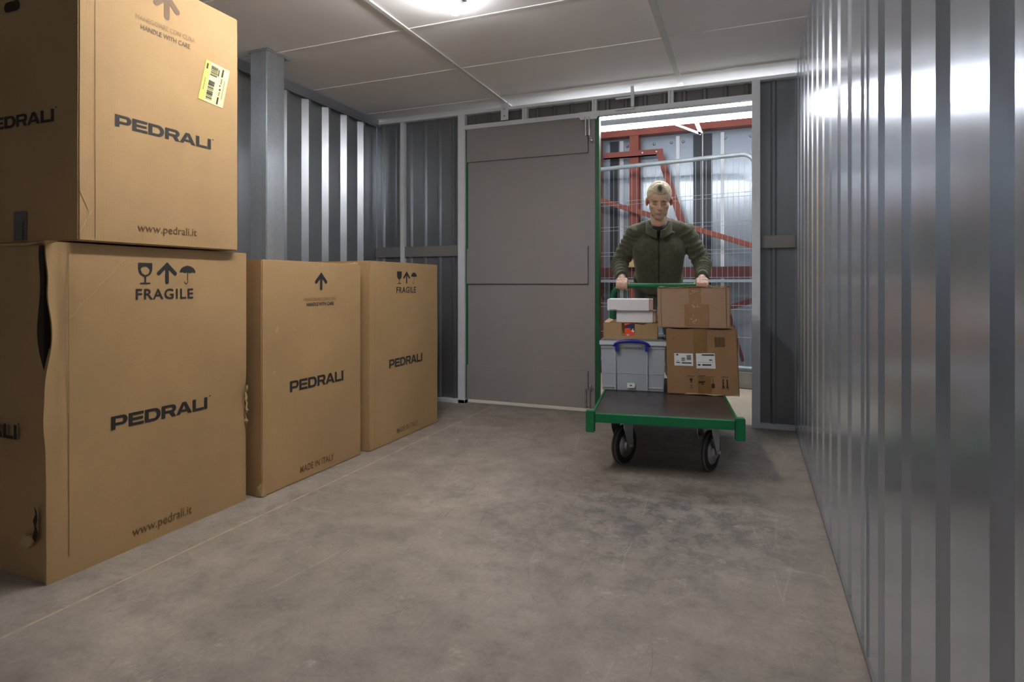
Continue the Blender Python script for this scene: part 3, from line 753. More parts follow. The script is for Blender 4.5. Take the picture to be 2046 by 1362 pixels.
FN.put('printed_logo', join2(shift(logo(.376, .040), 2*hx-.118-.376, 1.431-Bz), shift(caps((0, 0), (.003, 0), .0022), 2*hx-.108, 1.474-Bz)), M['ink'], t, .0015)
lw = FN.put('shipping_label', rect(2*hx-.325, 2*hx-.255, .008, .105), M['label_grey'], t, .002)
tv, tf = text_mesh('PEDRALI', .058, .010, .02)
FN.put('label_text', ([(2*hx-.268-y, .012+x) for x, y in tv], tf), M['ink'], lw, .003)
FN.put('hand_hole', join2(shift(caps((0, 0), (.05, 0), .017, 8), 2*hx-.36, 1.835-Bz-.0)), M['card_shade'], t, .0016)

# C and D: tall cartons on the floor
t, F, hx, hy = big_carton('tall tan carton standing between the torn carton and the farthest carton', -1.935, 1.967, 2.662, 0, 1.016, 8, None, None, (2.136, .420, .376, .050), depth=.60)
yo = -1.967
F.put('up_arrow', shift(arrow_icon(.083, .0085), 2.344+yo, .880, 0, 1.03), M['ink'], t)
F.put('printed_text', shift(text_mesh('MANEGGIARE CON CURA', .235, .016, .0), 2.224+yo, .830), M['ink_faint'], t)
F.put('printed_text', shift(text_mesh('HANDLE WITH CARE', .196, .017, .02), 2.244+yo, .806), M['ink'], t)
F.put('printed_text', shift(text_mesh('MADE IN ITALY', .237, .030, .004, 1.05), 2.201+yo, .036), M['ink_soft'], t)
for c_ in (caps((.085, .70), (.092, .716), .006, 5), caps((.065, .52), (.078, .526), .004, 5), caps((.19, .71), (.20, .70), .003, 4)): F.put('scuff', c_, M['card_in'], t, .0014)
cm = MB(); cm.add([(hx-.0, -hy-.003, 0.004), (hx+.006, -hy+.02, .002), (hx+.003, -hy+.004, .07), (hx-.02, -hy-.006, .045), (hx-.03, -hy-.004, .003)], [(0, 1, 2), (0, 2, 3), (0, 3, 4)])
cm.build('torn_corner', M['card_in'], t)
cm = MB()
for i in range(5): cm.add([(hx-.10+.02*i, hy-.03, 1.016), (hx-.08+.02*i, hy-.034+.004*(i % 2), 1.016), (hx-.082+.02*i, hy-.008, 1.026+.004*(i % 2)), (hx-.102+.02*i, hy-.008, 1.022)], [(0, 1, 2, 3)])
cm.build('torn_rim', M['card_in'], t)
t, F, hx, hy = big_carton('farthest tall tan carton, printed FRAGILE, nearest the back wall', -1.918, 2.717, 3.475, 0, 1.037, 11, None, None, (2.903, .428, .369, .050), depth=.61)
yo = -2.717
F.put('fragile_symbols', join2(shift(glass_icon(False), 3.012+yo, .912, 0, .98), shift(arrow_icon(.074, .0065), 3.092+yo, .912), shift(umbrella_icon(), 3.176+yo, .912)), M['ink'], t)
F.put('printed_text', shift(text_mesh('FRAGILE', .219, .037, .014, 1.12), 2.981+yo, .857), M['ink'], t)
F.put('printed_text', shift(text_mesh('MADE IN ITALY', .233, .030, .004, 1.05), 2.986+yo, .038), M['ink_soft'], t)
F.put('seam_line', rect(.045, .047, .01, 1.02), M['ink_faint'], t, .0014)

# ------------------------------------------------------------------ trolley
TA = math.radians(7.6); FX, FY = -.379, 2.84
def TW(u, v, z=0): return (FX+u*math.cos(TA)-v*math.sin(TA), FY+u*math.sin(TA)+v*math.cos(TA), z)
DZ = .289; W2 = .335; DL = 1.2
t = thing('platform_trolley', 'green platform trolley with a dark plywood deck coming through the doorway', 'trolley', TW(0, 0), TA)
MB().box(-W2+.012, W2-.012, .02, DL-.02, DZ-.016, DZ-.001).build('deck', M['deck'], t, .001)
fr = MB()
fr.box(-W2+.02, W2-.02, 0, .030, DZ-.040, DZ+.001).box(-W2+.02, W2-.02, DL-.03, DL, DZ-.04, DZ+.001)
fr.box(-W2, -W2+.012, .02, DL-.02, DZ-.04, DZ+.004).box(W2-.012, W2, .02, DL-.02, DZ-.04, DZ+.004)
fr.box(-W2+.02, W2-.02, .18, .22, DZ-.045, DZ-.017).box(-W2+.02, W2-.02, DL-.24, DL-.2, DZ-.045, DZ-.017)
fr.build('frame', M['green'], t, .002)
for sx in (-1, 1):
    for yv in (.0, DL-.04):
        MB().box(sx*(W2+.004)-.021, sx*(W2+.004)+.021, yv-.004, yv+.040, DZ-.088, DZ+.014).build('corner_socket', M['green'], t, .003)
hp = [(-W2+.003, 1.175, DZ-.02), (-W2+.003, 1.175, .80)]
for i in range(1, 7): a = PI-PI/2*i/6; hp.append((-W2+.003+.085+.085*math.cos(a), 1.175, .815+.085*math.sin(a)))
hp += [(-x, y, z) for x, y, z in reversed(hp)]
MB().tube(hp, .0155, 16).build('push_handle', M['green'], t, smooth=True)
def caster(u, v, ang, swivel):
    c = bpy.data.objects.new('caster', None); C.objects.link(c); c.parent = t; c.location = (u, v, 0); c.rotation_euler.z = ang
    c['label'] = 'wheel with its fork'
    r = .098; fx_ = .036
    MB().lathe([(-.014, .062), (-.016, .068), (-.016, .086), (-.012, r-.004), (-.006, r), (.006, r), (.012, r-.004), (.016, .086), (.016, .068), (.014, .062)], 'x', 48, (0, .03, r)).build('tyre', M['rubber'], c, smooth=True)
    for s_ in (-1, 1): MB().lathe([(s_*.0125, r-.0035), (s_*.0110, r+.0004), (s_*.0030, r+.0010), (s_*.0028, r-.001)], 'x', 48, (0, .03, r)).build('tread', M['rubber_tread'], c, smooth=True)
    MB().lathe([(-.034, .010), (-.032, .028), (-.024, .034), (-.020, .052), (-.013, .066), (.013, .066), (.020, .052), (.024, .034), (.032, .028), (.034, .010)], 'x', 36, (0, .03, r)).build('hub', M['zinc'], c, smooth=True)
    MB().lathe([(-.050, .009), (-.042, .010), (.042, .010), (.050, .009)], 'x', 12, (0, .03, r)).build('axle', M['steel'], c)
    f_ = MB()
    for s_ in (-1, 1):
        f_.prism([(-.035, .232), (.045, .232), (.050, r+.02), (.040, r-.016), (.020, r-.016), (.004, r+.02), (-.03, .19)], 'x', s_*fx_, s_*(fx_+.004))
    f_.box(-fx_-.004, fx_+.004, -.035, .045, .222, .232).lathe([(.232, .032), (.243, .030)], 'z', 20)
    f_.box(-.05, .05, -.045, .045, .241, .247)
    f_.build('fork', M['zinc'], c, .001)
caster(-.206, .190, -math.radians(30), 1); caster(.209, .168, -math.radians(27), 1); caster(-.22, DL-.22, 0, 0); caster(.22, DL-.22, 0, 0)

# ------------------------------------------------------------------ load on the trolley
# clear storage box
t = thing('storage_box', 'translucent plastic storage box with a blue clip handle on the trolley', 'storage box', TW(-.172, .668, DZ+.001), TA)
D_ = .46
def tub(mb, w0, w1, h_, th):
    # tapered open tub from rectangles, front at y=0
    def R(wd, ins, z): return [(-wd/2+ins, ins+(w1-wd)/2, z), (wd/2-ins, ins+(w1-wd)/2, z), (wd/2-ins, D_-ins-(w1-wd)/2, z), (-wd/2+ins, D_-ins-(w1-wd)/2, z)]
    A = R(w0, 0, 0)+R(w1, 0, h_)+R(w1, th, h_)+R(w0, th, th)
    fs = [(3, 2, 1, 0)]
    for i in range(4):
        j = (i+1) % 4; fs += [(i, j, 4+j, 4+i), (4+i, 4+j, 8+j, 8+i), (8+i, 8+j, 12+j, 12+i)]
    fs.append((12, 13, 14, 15)); mb.add(A, fs)
mb = MB(); tub(mb, .352, .366, .262, .003)
mb.build('tub', M['clear'], t, .004)
rb_ = MB()
for x in (-.098, .083): rb_.box(x-.002, x+.002, -.006, .006, .004, .25)
rb_.box(-.172, -.098, .001, .006, .018, .022).box(.085, .172, .001, .006, .018, .022).box(-.172, .172, .002, .0065, .10, .1015)
rb_.box(-.181, .181, -.004, .006, .248, .266).box(-.181, .181, D_-.006, D_+.004, .248, .266).box(-.184, -.178, -.004, D_+.004, .248, .266).box(.178, .184, -.004, D_+.004, .248, .266)
rb_.build('rib', M['clear_rim'], t)
ld = MB().box(-.189, .189, -.014, D_+.014, .262, .291).box(-.175, .175, .01, D_-.01, .291, .297)
ld.build('lid', M['clear'], t, .004)
MB().box(-.190, .190, -.0155, -.012, .266, .289).build('lid_rim', M['clear_rim'], t, .001)
hd = []
for i in range(13): 
    u = -1+2*i/12; hd.append((-.004+.098*u, -.026-.004*(1-u*u), .268+.030*math.sqrt(max(0, 1-u*u*.9))-.006))
MB().tube(hd, [.006+.005*math.sin(PI*i/12) for i in range(13)], 10).box(-.098, -.080, -.026, -.012, .232, .270).box(.072, .090, -.026, -.012, .232, .270).tube([(-.108, -.02, .262), (-.098, -.026, .277), (-.085, -.026, .268), (-.092, -.02, .255), (-.108, -.02, .262)], .004, 8).tube([(.100, -.02, .262), (.090, -.026, .277), (.077, -.026, .268), (.084, -.02, .255), (.100, -.02, .262)], .004, 8).build('clip_handle', M['blue'], t, smooth=True)
MB().box(-.060, .052, -.017, -.0135, .258, .277).build('grip_panel', M['clear_rim'], t, .002)
MB().box(-.030, .012, -.0065, -.003, .018, .046).build('size_sticker', M['paper'], t)
MB().prism([(-.017, .028), (-.015, .036), (-.003, .036), (-.001, .028)], 'y', -.0069, -.006).build('sticker_print', M['label_grey'], t)
o = tag(MB().box(-.155, .155, 0, .40, 0, .20).build('folded_linen', M['blue_grey'], None, .02, smooth='all', segs=4), 'pale blue grey contents seen through the plastic storage box', 'linen')
o.location = TW(-.165, .698, DZ+.006); o.rotation_euler.z = TA

# open tray on the box lid
TZ = DZ+.001+.298
t = thing('cardboard_tray', 'open cardboard tray with an orange label on the storage box lid', 'cardboard box', TW(-.185, .70, TZ), TA)
mb = MB()
mb.box(-.157, .155, 0, .34, 0, .004)
fl = [(-.157, 0), (.155, 0), (.155, .094), (.12, .094), (.08, .086), (.045, .066), (.02, .060), (-.03, .060), (-.05, .094), (-.157, .094)]
mb.prism([(-.157, 0), (-.052, 0), (-.052, .094), (-.157, .094)], 'y', 0, .004).prism([(.024, 0), (.155, 0), (.155, .094), (.10, .094), (.07, .082), (.024, .09)], 'y', 0, .004)
mb.box(-.157, -.153, 0, .34, 0, .094).box(.151, .155, 0, .34, 0, .094).box(-.157, .155, .336, .34, 0, .094).box(-.053, .025, .001, .004, 0, .02)
mb.build('tray_body', M['card_tray'], t, .0008)
mb = MB(); mb.add([(-.154, .01, .095), (-.125, .004, .095), (-.10, .02, .112), (-.13, .06, .118), (-.154, .05, .10)], [(0, 1, 2, 3, 4)]); mb.build('torn_flap', M['cream'], t)
t2 = thing('product_packet', 'orange and navy packet showing in the cut-out of the cardboard tray', 'packet', TW(-.186, .708, TZ+.005), TA)
MB().box(-.034, .034, 0, .10, 0, .086).build('packet_body', M['orange'], t2, .002)
MB().prism([(-.0, .05), (.034, .030), (.034, .0862), (.008, .0862), (-.03, .075), (-.034, .066), (-.034, .058), (.0, .060)], 'y', -.0012, 0).build('navy_panel', M['navy'], t2)
MB().prism([(.006, .040), (.020, .034), (.022, .046), (.014, .044), (.018, .056), (.010, .054)], 'y', -.002, -.001).prism([(-.022, .008), (-.010, .010), (-.006, .024), (-.016, .018), (-.020, .026)], 'y', -.002, 0).build('white_flashes', M['paper'], t2)
# white cartons
def whitebox(u0, u1, v, z, h_, dp, lab_, dr):
    wd = u1-u0; o = thing('white_box', lab_, 'white box', TW(u0+wd/2, v, z), TA+dr, 'flat white boxes on the cardboard tray')
    MB().box(-wd/2, wd/2, 0, dp, 0, h_).build('box_body', M['paper'], o, .002)
    return o, wd
o, wd = whitebox(-.268, -.058, .72, TZ+.095, .070, .26, 'lower of the two flat white boxes, directly on the cardboard tray', -.0)
MB().box(wd/2-.001, wd/2+.016, .006, .25, .002, .066).build('brown_end', M['pinkend'], o, .001)
o, wd = whitebox(-.320, -.078, .70, TZ+.166, .067, .26, 'upper of the two flat white boxes, topmost on the plastic box', .015)
MB().box(wd/2-.001, wd/2+.022, .004, .25, .002, .067).build('pink_end', M['pinkend'], o, .001)
MB().box(-wd/2+.012, -wd/2+.055, -.0012, 0, .003, .006).build('printed_line', M['label_grey'], o)
o = tag(MB().sphere((0, 0, .026), (.022, .03, .026), 10, 8).build('packing_paper', M['cream'], None, smooth='all'), 'crumpled cream packing at the right end of the lower white box', 'packing')
o.location = TW(-.036, .76, TZ+.094); o.scale = (.5, .6, .9)

# brown cartons
def soft_carton(label, u, v, z, wd, dp, h_, mat, seed, rz=0, taper=0, bulge=.006, lean=0, group='brown cartons on the trolley'):
    o = thing('brown_carton', label, 'cardboard box', TW(u, v, z), TA+rz, group)
    fn = dent_fn(wd/2, dp/2, h_, seed, .006)
    def ex(p):
        q = p.copy(); k = q.z/h_
        q.x *= 1-taper*k; q.x += lean*k
        s_ = math.cos(PI*(k-.5)); q.y -= bulge*s_*math.copysign(1, -q.y)*(-1 if q.y < 0 else 1)*0
        if k > .99: q.z += .004*math.sin(q.x*30+seed)-.003
        if k < .01: q.z += .0035*(1-math.cos((q.x/(wd/2))*PI*.9))*.5*0
        return q
    body, _ = carton_body('carton_body', wd/2, dp/2, h_, seed, mat, o, .006, .004, ex)
    F = Face((-wd/2, -dp/2, 0), (1, 0, 0), (0, -1, 0), lambda p: ex(fn(p)))
    return o, F
o, F = soft_carton('large brown carton with two white shipping labels, on the trolley deck', .2185, .635+.19, DZ+.001, .384, .38, .372, M['card_grey'], 21, 0, .012, lean=-.012)
F.put('tape_strip', rect(.150, .218, .20, .370), M['tape'], o, .0016)
F.put('tape_strip', rect(.165, .235, .004, .105), M['tape'], o, .0016)
def lbl(x0, y0, x1, y1, mats, rows, rot=0):
    l = F.put('shipping_label', shift(rect(0, x1-x0, 0, y1-y0), x0, y0, rot), M['paper'], o, .0022)
    F.put('label_print', join2(*[shift(rect(*r), x0, y0, rot) for r in rows]), M['ink'], l, .0034)
lbl(.040, .160, .143, .230, None, [(.012, .022, .058, .066), (.068, .092, .056, .060), (.068, .092, .049, .053), (.068, .092, .042, .046), (.068, .092, .035, .039), (.040, .060, .042, .045), (.040, .060, .035, .038), (.040, .060, .028, .031), (.010, .030, .016, .021), (.042, .094, .014, .020), (.014, .026, .028, .030)])
lbl(.160, .148, .262, .232, None, [(.032, .098, .072, .079), (.070, .086, .045, .050), (.008, .022, .016, .024), (.032, .080, .016, .024), (.008, .095, .034, .0348), (.015, .06, .004, .0045)], .02)
F.put('printed_barcode', join2(*[rect(.262+.0062*i, .262+.0062*i+(.004 if i % 3 else .0055), .272, .325) for i in range(9)]), M['ink_soft'], o, .0016)
ic = []
ic += [rect(.108, .146, .103, .105), rect(.122, .136, .078, .092), rect(.126, .132, .068, .078), rect(.123, .135, .050, .053), rect(.120, .138, .038, .040)]
ic += [rect(.168, .206, .107, .109), rect(.172, .202, .103, .105), rect(.186, .188, .085, .100)]
ic += [shift(caps((-.015, 0), (.012, .004), .005, 5), .187, .070), shift(caps((0, 0), (-.012, .012), .0016, 4), .187, .066), shift(caps((0, 0), (.012, .010), .0016, 4), .187, .066), shift(caps((0, -.006), (.008, -.004), .003, 4), .187, .066)]
ic += [rect(.234, .256, .104, .1055), rect(.2445, .2465, .072, .092), shift(caps((0, 0), (0, .008), .008, 6), .2455, .052), rect(.236, .255, .042, .0445)]
ic += [rect(.290, .330, .105, .1065), rect(.296, .302, .054, .092), rect(.317, .323, .054, .092), shift(caps((0, 0), (.001, 0), .0055, 6), .299, .050), shift(caps((0, 0), (.001, 0), .0055, 6), .320, .050), rect(.288, .331, .040, .0415)]
for a_, b_ in ((0, 5), (5, 12), (12, 16), (16, 22)): F.put('handling_symbol', join2(*ic[a_:b_]), M['ink'], o, .0016)
F.put('printed_initials', shift(text_mesh('r', .012, .014, .0), .036, .305), M['ink_soft'], o, .0016)
mb = MB(); mb.add([(-.10, -.192, .0), (.0, -.198, .006), (.06, -.200, .0), (.11, -.192, .004), (.19, -.194, .0), (.19, -.19, .012), (-.10, -.19, .010)], [(0, 1, 6), (1, 2, 3, 5, 6), (3, 4, 5)]); mb.build('bent_bottom_flap', M['card_in'], o)
o, F = soft_carton('smaller brown carton sealed with clear tape, on top of the labelled carton', .173, .63+.16, DZ+.374, .390, .32, .232, M['card_pink'], 33, -.03, -.004, lean=-.004)
F.put('tape_strip', rect(.170, .235, .125, .228), M['tape_clear'], o, .0016)
F.put('tape_strip', rect(.145, .275, .012, .135), M['tape_clear'], o, .0018)
gl = []
rr = random.Random(5)
for i in range(26):
    x = .196+rr.gauss(0, .014); y = rr.choice((.20, .205, .125, .12, .045, .03, .055))+rr.gauss(0, .006); a = rr.uniform(0, 3); l = rr.uniform(.002, .006)
    gl.append(caps((x, y), (x+l*math.cos(a), y+l*math.sin(a)), .0009, 3))
F.put('tape_wrinkles', join2(*gl), M['paper'], o, .0026)
F.put('fold_line', rect(.018, .020, .01, .225), M['ink_soft'], o, .0016); F.put('fold_line', rect(.366, .368, .01, .225), M['ink_soft'], o, .0016)
mb = MB(); mb.add([(-.198, -.166, .228), (-.10, -.170, .234), (.02, -.172, .237), (.10, -.170, .232), (.197, -.170, .238), (.198, -.158, .232), (-.198, -.156, .228)], [(0, 1, 2, 3, 4, 5, 6)]); mb.build('frayed_top_edge', M['card_in'], o)

# ------------------------------------------------------------------ the man
def remeshed(mb, voxel, name, smooth_it=3, fn=None, fac=.5):
    me = mb.mesh(name+'_src'); o = bpy.data.objects.new(name, me); C.objects.link(o)
    bm = bmesh.new(); bm.from_mesh(me); bmesh.ops.recalc_face_normals(bm, faces=bm.faces); bm.to_mesh(me); bm.free()
    r = o.modifiers.new('r', 'REMESH'); r.mode = 'VOXEL'; r.voxel_size = voxel; r.use_smooth_shade = True
    if smooth_it:
        s_ = o.modifiers.new('s', 'SMOOTH'); s_.iterations = smooth_it; s_.factor = fac
    bpy.context.view_layer.update()
    m2 = bpy.data.meshes.new_from_object(o.evaluated_get(bpy.context.evaluated_depsgraph_get()))
    bpy.data.objects.remove(o); bpy.data.meshes.remove(me)
    m2.name = name
    if fn:
        nr = [v.normal.copy() for v in m2.vertices]
        for v, n_ in zip(m2.vertices, nr): v.co = fn(v.co.copy(), n_)
        m2.update()
    for p in m2.polygons: p.use_smooth = True
    return m2
def link_mesh(me, name, mat, parent):
    me.materials.clear(); me.materials.append(mat); o = bpy.data.objects.new(name, me); C.objects.link(o); o.parent = parent; return o
U0, V0 = -.03, 1.72
man = thing('person', 'man in an olive green fleece jacket leaning forward to push the loaded trolley', 'person', TW(U0, V0), TA)
def P(u, v, z): return Vector((u-U0, v-V0, z))
Mx = Matrix.Rotation
HC = P(-.026, 1.315, 1.475)                       # head centre
HR = Euler((math.radians(20), math.radians(1), math.radians(3))).to_matrix()
def H(x, y, z): return HC+HR @ Vector((x, y, z))
bd = MB()
def he(c, r, rot=None, n=(24, 16)): bd.sphere(H(*c), r, n[0], n[1], HR if rot is None else HR @ rot)
he((0, .010, .035), (.076, .097, .088)); he((0, -.016, -.025), (.066, .074, .085)); he((0, -.030, -.066), (.052, .055, .045)); he((0, -.060, -.094), (.034, .030, .025))
he((0, -.050, .040), (.050, .036, .040))                                  # forehead
for s_ in (-1, 1):
    he((s_*.043, -.048, -.024), (.022, .026, .022)); he((s_*.029, -.080, .016), (.024, .0075, .0075), Euler((0, s_*.18, s_*.25)).to_matrix())
    he((s_*.030, -.067, -.003), (.0165, .014, .0115)); he((s_*.040, -.022, -.070), (.018, .036, .030))
    # ears
    he((s_*.080, .010, -.008), (.009, .019, .031), Euler((.15, 0, s_*.35)).to_matrix()); he((s_*.084, .018, .002), (.006, .012, .022), Euler((.15, 0, s_*.5)).to_matrix())
    he((s_*.010, -.101, -.033), (.009, .010, .008))
bd.limb(H(0, -.086, .010), H(0, -.104, -.028), .0085, .0125, 12); he((0, -.108, -.032), (.012, .011, .0095))
he((0, -.086, -.060), (.023, .010, .0055)); he((0, -.086, -.071), (.021, .011, .0065)); he((0, -.080, -.050), (.024, .012, .010))
bd.limb(P(-.028, 1.40, 1.30), H(0, .022, -.045), .056, .050)              # neck
bd.limb(P(-.028, 1.345, 1.335), H(0, -.004, -.08), .044, .040)
# trunk and legs inside the clothes
bd.sphere(P(-.03, 1.48, 1.19), (.145, .085, .13), 20, 14); bd.sphere(P(-.03, 1.60, .98), (.13, .085, .15), 20, 14); bd.limb(P(-.19, 1.455, 1.275), P(.15, 1.455, 1.28), .05, .05)
bd.limb(P(-.03, 1.44, 1.28), P(-.03, 1.48, 1.18), .07, .1)
hipL, hipR = P(-.12, 1.72, .88), P(.06, 1.72, .88)
kneeL, kneeR = P(-.13, 1.62, .50), P(.07, 1.90, .49)
ankL, ankR = P(-.13, 1.70, .10), P(.08, 2.24, .155)
bd.sphere(P(-.03, 1.70, .88), (.13, .10, .11), 20, 14)
for a, b, c in ((hipL, kneeL, ankL), (hipR, kneeR, ankR)):
    bd.limb(a, b, .072, .050); bd.limb(b, c, .050, .036)
ARMS = []
for s_, sh_, el, wr in ((-1, P(-.195, 1.455, 1.275), P(-.305, 1.49, 1.055), P(-.276, 1.262, .955)), (1, P(.150, 1.455, 1.280), P(.265, 1.49, 1.060), P(.250, 1.262, .955))):
    ARMS.append((s_, sh_, el, wr)); bd.limb(sh_, el, .050, .040); bd.limb(el, wr, .040, .028)
# hands closed round the push handle (bar along u at v 1.175, z .90)
def hand(s_, hu, wr):
    B = lambda u, v, z: P(hu+u, 1.175+v, .900+z)
    # wrist to back of the hand
    bd.limb(wr, B(-.002*s_, .052, .040), .026, .024, 14)
    for k in range(4):
        u = (-.030+.020*k)
        bd.limb(B(u*.75, .062, .040), B(u, .018, .034), .0150, .0120, 12)
    lens = {0: .92, 1: 1.04, 2: 1.0, 3: .82}
    for k in range(4):
        u = s_*(.030-.0200*k)*-1      # index on the inner side
        idx = k
        r = (.0098, .0102, .0098, .0086)[idx]; R2 = .0155+r*.96
        angs = [70, 110, 150, 190, 228, 262]
        angs = [62+(a-62)*lens[idx] for a in angs]
        kn = B(u, .020, .034); pts = [kn]
        for a in angs:
            a = math.radians(a); pts.append(B(u+.0008*math.sin(a*2+k), math.cos(a)*R2, math.sin(a)*R2))
        rr_ = [r*1.12, r*1.14, r*1.04, r*1.05, r*.98, r*.98, r*.88]
        for i in range(len(pts)-1): bd.limb(pts[i], pts[i+1], rr_[i], rr_[i+1], 10)
    # thumb leaves the inner side of the palm and closes under the bar
    th = [B(-s_*.026, .055, .030), B(-s_*.044, .036, .008), B(-s_*.046, .020, -.018), B(-s_*.036, -.004, -.030)]
    for i in range(3): bd.limb(th[i], th[i+1], (.0145, .0118, .0105)[i], (.0118, .0105, .0092)[i], 10)
for (s_, sh_, el, wr), hu in zip(ARMS, (-.268, .246)): hand(s_, hu, wr)
bodyme = remeshed(bd, .0040, 'body', 4)
# skin colouring: complexion, eyebrows, lips, stubble, plus painted eye-socket shade
HRi = HR.inverted()
ca = bodyme.color_attributes.new('col', 'FLOAT_COLOR', 'POINT')
def blend(a, b, k): k = max(0, min(1, k)); return tuple(x*(1-k)+y*k for x, y in zip(a, b))
for i, v in enumerate(bodyme.vertices):
    c = (.70, .43, .32)
    q = HRi @ (v.co-HC); x, y, z = q
    if z > -.14 and abs(x) < .12 and abs(y) < .14:
        g = lambda cx, cy, cz, rx, ry, rz: math.exp(-(((abs(x)-cx)/rx)**2+((y-cy)/ry)**2+((z-cz)/rz)**2))
        c = (.76, .50, .36)
        c = blend(c, (.58, .20, .15), g(.082, .012, -.005, .014, .05, .035)*1.1)         # ears
        c = blend(c, (.58, .26, .20), g(0, -.108, -.03, .016, .02, .012)*.6)
        c = blend(c, (.55, .27, .20), g(.045, -.06, -.03, .018, .03, .016)*.5)
        c = blend(c, (.46, .18, .15), g(0, -.095, -.065, .022, .02, .0065)*1.0)          # lips
        c = blend(c, (.20, .08, .06), g(0, -.097, -.0655, .022, .02, .0013)*1.0)
        c = blend(c, (.20, .115, .07), g(.030, -.086, .017, .022, .04, .0060)*1.3)        # brows
        c = blend(c, (.09, .04, .03), g(.030, -.086, -.0085, .015, .04, .0028)*1.3)      # closed lash line
        c = blend(c, (.42, .22, .16), g(.030, -.085, .003, .019, .04, .010)*.9)  # shade of the eye sockets painted into the skin colour
        if y < .02 and z < -.045: c = blend(c, (.36, .22, .16), .45*min(1, (-.045-z)/.03))  # stubble
    ca.data[i].color = (*c, 1)
body = link_mesh(bodyme, 'body', M['skin'], man)
# hair: a short cap with a hairline, dark at the front whorl
hm = MB()
hm.sphere(H(0, .018, .045), (.082, .100, .088), 32, 22, HR)
hm.sphere(H(0, .045, .010), (.077, .072, .075), 28, 18, HR)
hm.sphere(H(0, -.030, .075), (.058, .060, .050), 24, 16, HR)
def hairfn(co, n_):
    q = HRi @ (co-HC)
    co = co+n_*(noise.noise(co*140)*.0028+noise.noise(co*60)*.002)
    # pull the face side back under the skin to leave the forehead and temples bare
    lim = -.052 if abs(q.x) < .03 else -.052+(abs(q.x)-.03)*.9
    if q.y < lim and q.z < .090: 
        k = min(1, (lim-q.y)/.02); co = co-n_*k*.016*max(0, min(1, (.058+.35*min(abs(q.x), .035)-1.1*max(0, abs(q.x)-.035)+noise.noise(co*70)*.008-q.z)/.012))
    return co
hairme = remeshed(hm, .0045, 'hair', 2, hairfn)
ca = hairme.color_attributes.new('col', 'FLOAT_COLOR', 'POINT')
for i, v in enumerate(hairme.vertices):
    q = HRi @ (v.co-HC); n_ = noise.noise(v.co*90)*.5+.5
    c = blend((.62, .50, .31), (.92, .80, .58), n_)
    k = math.exp(-((q.x/.018)**2+((q.y+.070)/.030)**2+((q.z-.098)/.03)**2))
    c = blend(c, (.085, .065, .045), k*1.5)
    if q.z < .02: c = blend(c, (.28, .20, .13), (.02-q.z)/.05)
    ca.data[i].color = (*c, 1)
link_mesh(hairme, 'hair', M['hair'], man)
# fleece jacket
jk = MB()
jk.sphere(P(-.03, 1.475, 1.20), (.178, .115, .135), 28, 18); jk.sphere(P(-.035, 1.53, 1.08), (.172, .118, .15), 28, 18)
jk.sphere(P(-.035, 1.60, .95), (.176, .118, .13), 28, 18)
jk.limb(P(-.175, 1.455, 1.268), P(-.02, 1.43, 1.305), .064, .066); jk.limb(P(.130, 1.455, 1.272), P(-.03, 1.43, 1.305), .064, .066)
jk.limb(P(-.03, 1.42, 1.31), P(-.03, 1.49, 1.20), .075, .12)
for s_, sh_, el, wr in ARMS: jk.limb(sh_+Vector((-s_*.02, 0, .004)), P(-.03+s_*.045, 1.42, 1.332), .060, .034)

jk.limb(P(-.12, 1.44, 1.15), P(-.10, 1.55, .95), .095, .085); jk.limb(P(.06, 1.44, 1.15), P(.04, 1.55, .95), .095, .085)
for s_, sh_, el, wr in ARMS:
    jk.limb(sh_+Vector((0, 0, -.012)), el, .070, .062); jk.limb(el, wr+(el-wr)*.10, .062, .043)
def armparam(co):
    best = None
    for s_, sh_, el, wr in ARMS:
        for a, b, base in ((sh_, el, 0), (el, wr, (el-sh_).length)):
            d_ = b-a; k = max(0, min(1, (co-a).dot(d_)/d_.length_squared)); dist = (co-(a+d_*k)).length
            if best is None or dist < best[0]: best = (dist, base+k*d_.length, s_)
    return best
def jfn(co, n_):
    dist, s_, side_ = armparam(co)
    wob = noise.noise(co*9)*1.6+noise.noise(co*22)*.5
    k = max(0, min(1, (.098-dist)/.03))
    if abs(co.x+.0) < .13 and co.z > .8: k *= max(0, (abs(co.x)-.10)/.06)
    f = math.sin(s_*2*PI/.040+wob*3.0+co.x*18)
    amp = (.0042 if s_ < .24 else .0048)*(1+.6*noise.noise(co*12))
    co = co+n_*(f*amp*k)
    if k < .5:
        co = co+n_*(noise.noise(Vector((co.x*14, co.y*6, co.z*4)))*.007*(1-k))
    hem = .855
    if co.z < hem and abs(co.x) < .2 and dist > .10: co.z = max(co.z, hem-.02)+(co.z-hem)*.0; 
    return co
jme = remeshed(jk, .0055, 'fleece_jacket', 10, jfn)
jacket = link_mesh(jme, 'fleece_jacket', M['fleece'], man)
# darker chest panel of the jacket with its zip
def on_front(u, z):
    # front surface of the jacket at (u, z): cast towards +v
    res, loc, nrm, _ = jacket.ray_cast(P(u, .9, z), Vector((0, 1, 0)))
    return loc if res else None
def patch(name, pts, mat, lift=.002, nu=10, nv=16, parent=jacket):
    # pts: function (s,t) -> (u,z)
    vs = []; ok = []
    for j in range(nv+1):
        for i in range(nu+1):
            u, z = pts(i/nu, j/nv); p = on_front(u, z)
            ok.append(p is not None); vs.append(tuple((p if p else P(u, 1.4, z))+Vector((0, -lift, 0))))
    fs = []
    for j in range(nv):
        for i in range(nu):
            q = (j*(nu+1)+i, j*(nu+1)+i+1, (j+1)*(nu+1)+i+1, (j+1)*(nu+1)+i)
            if all(ok[k] for k in q): fs.append(q)
    mb = MB(); mb.add(vs, fs); return mb.build(name, mat, parent, smooth='all')
patch('zip', lambda s, t_: (-.030+(s-.5)*.006, .875+t_*.385), M['fleece_dark'], .0025, 2, 34)
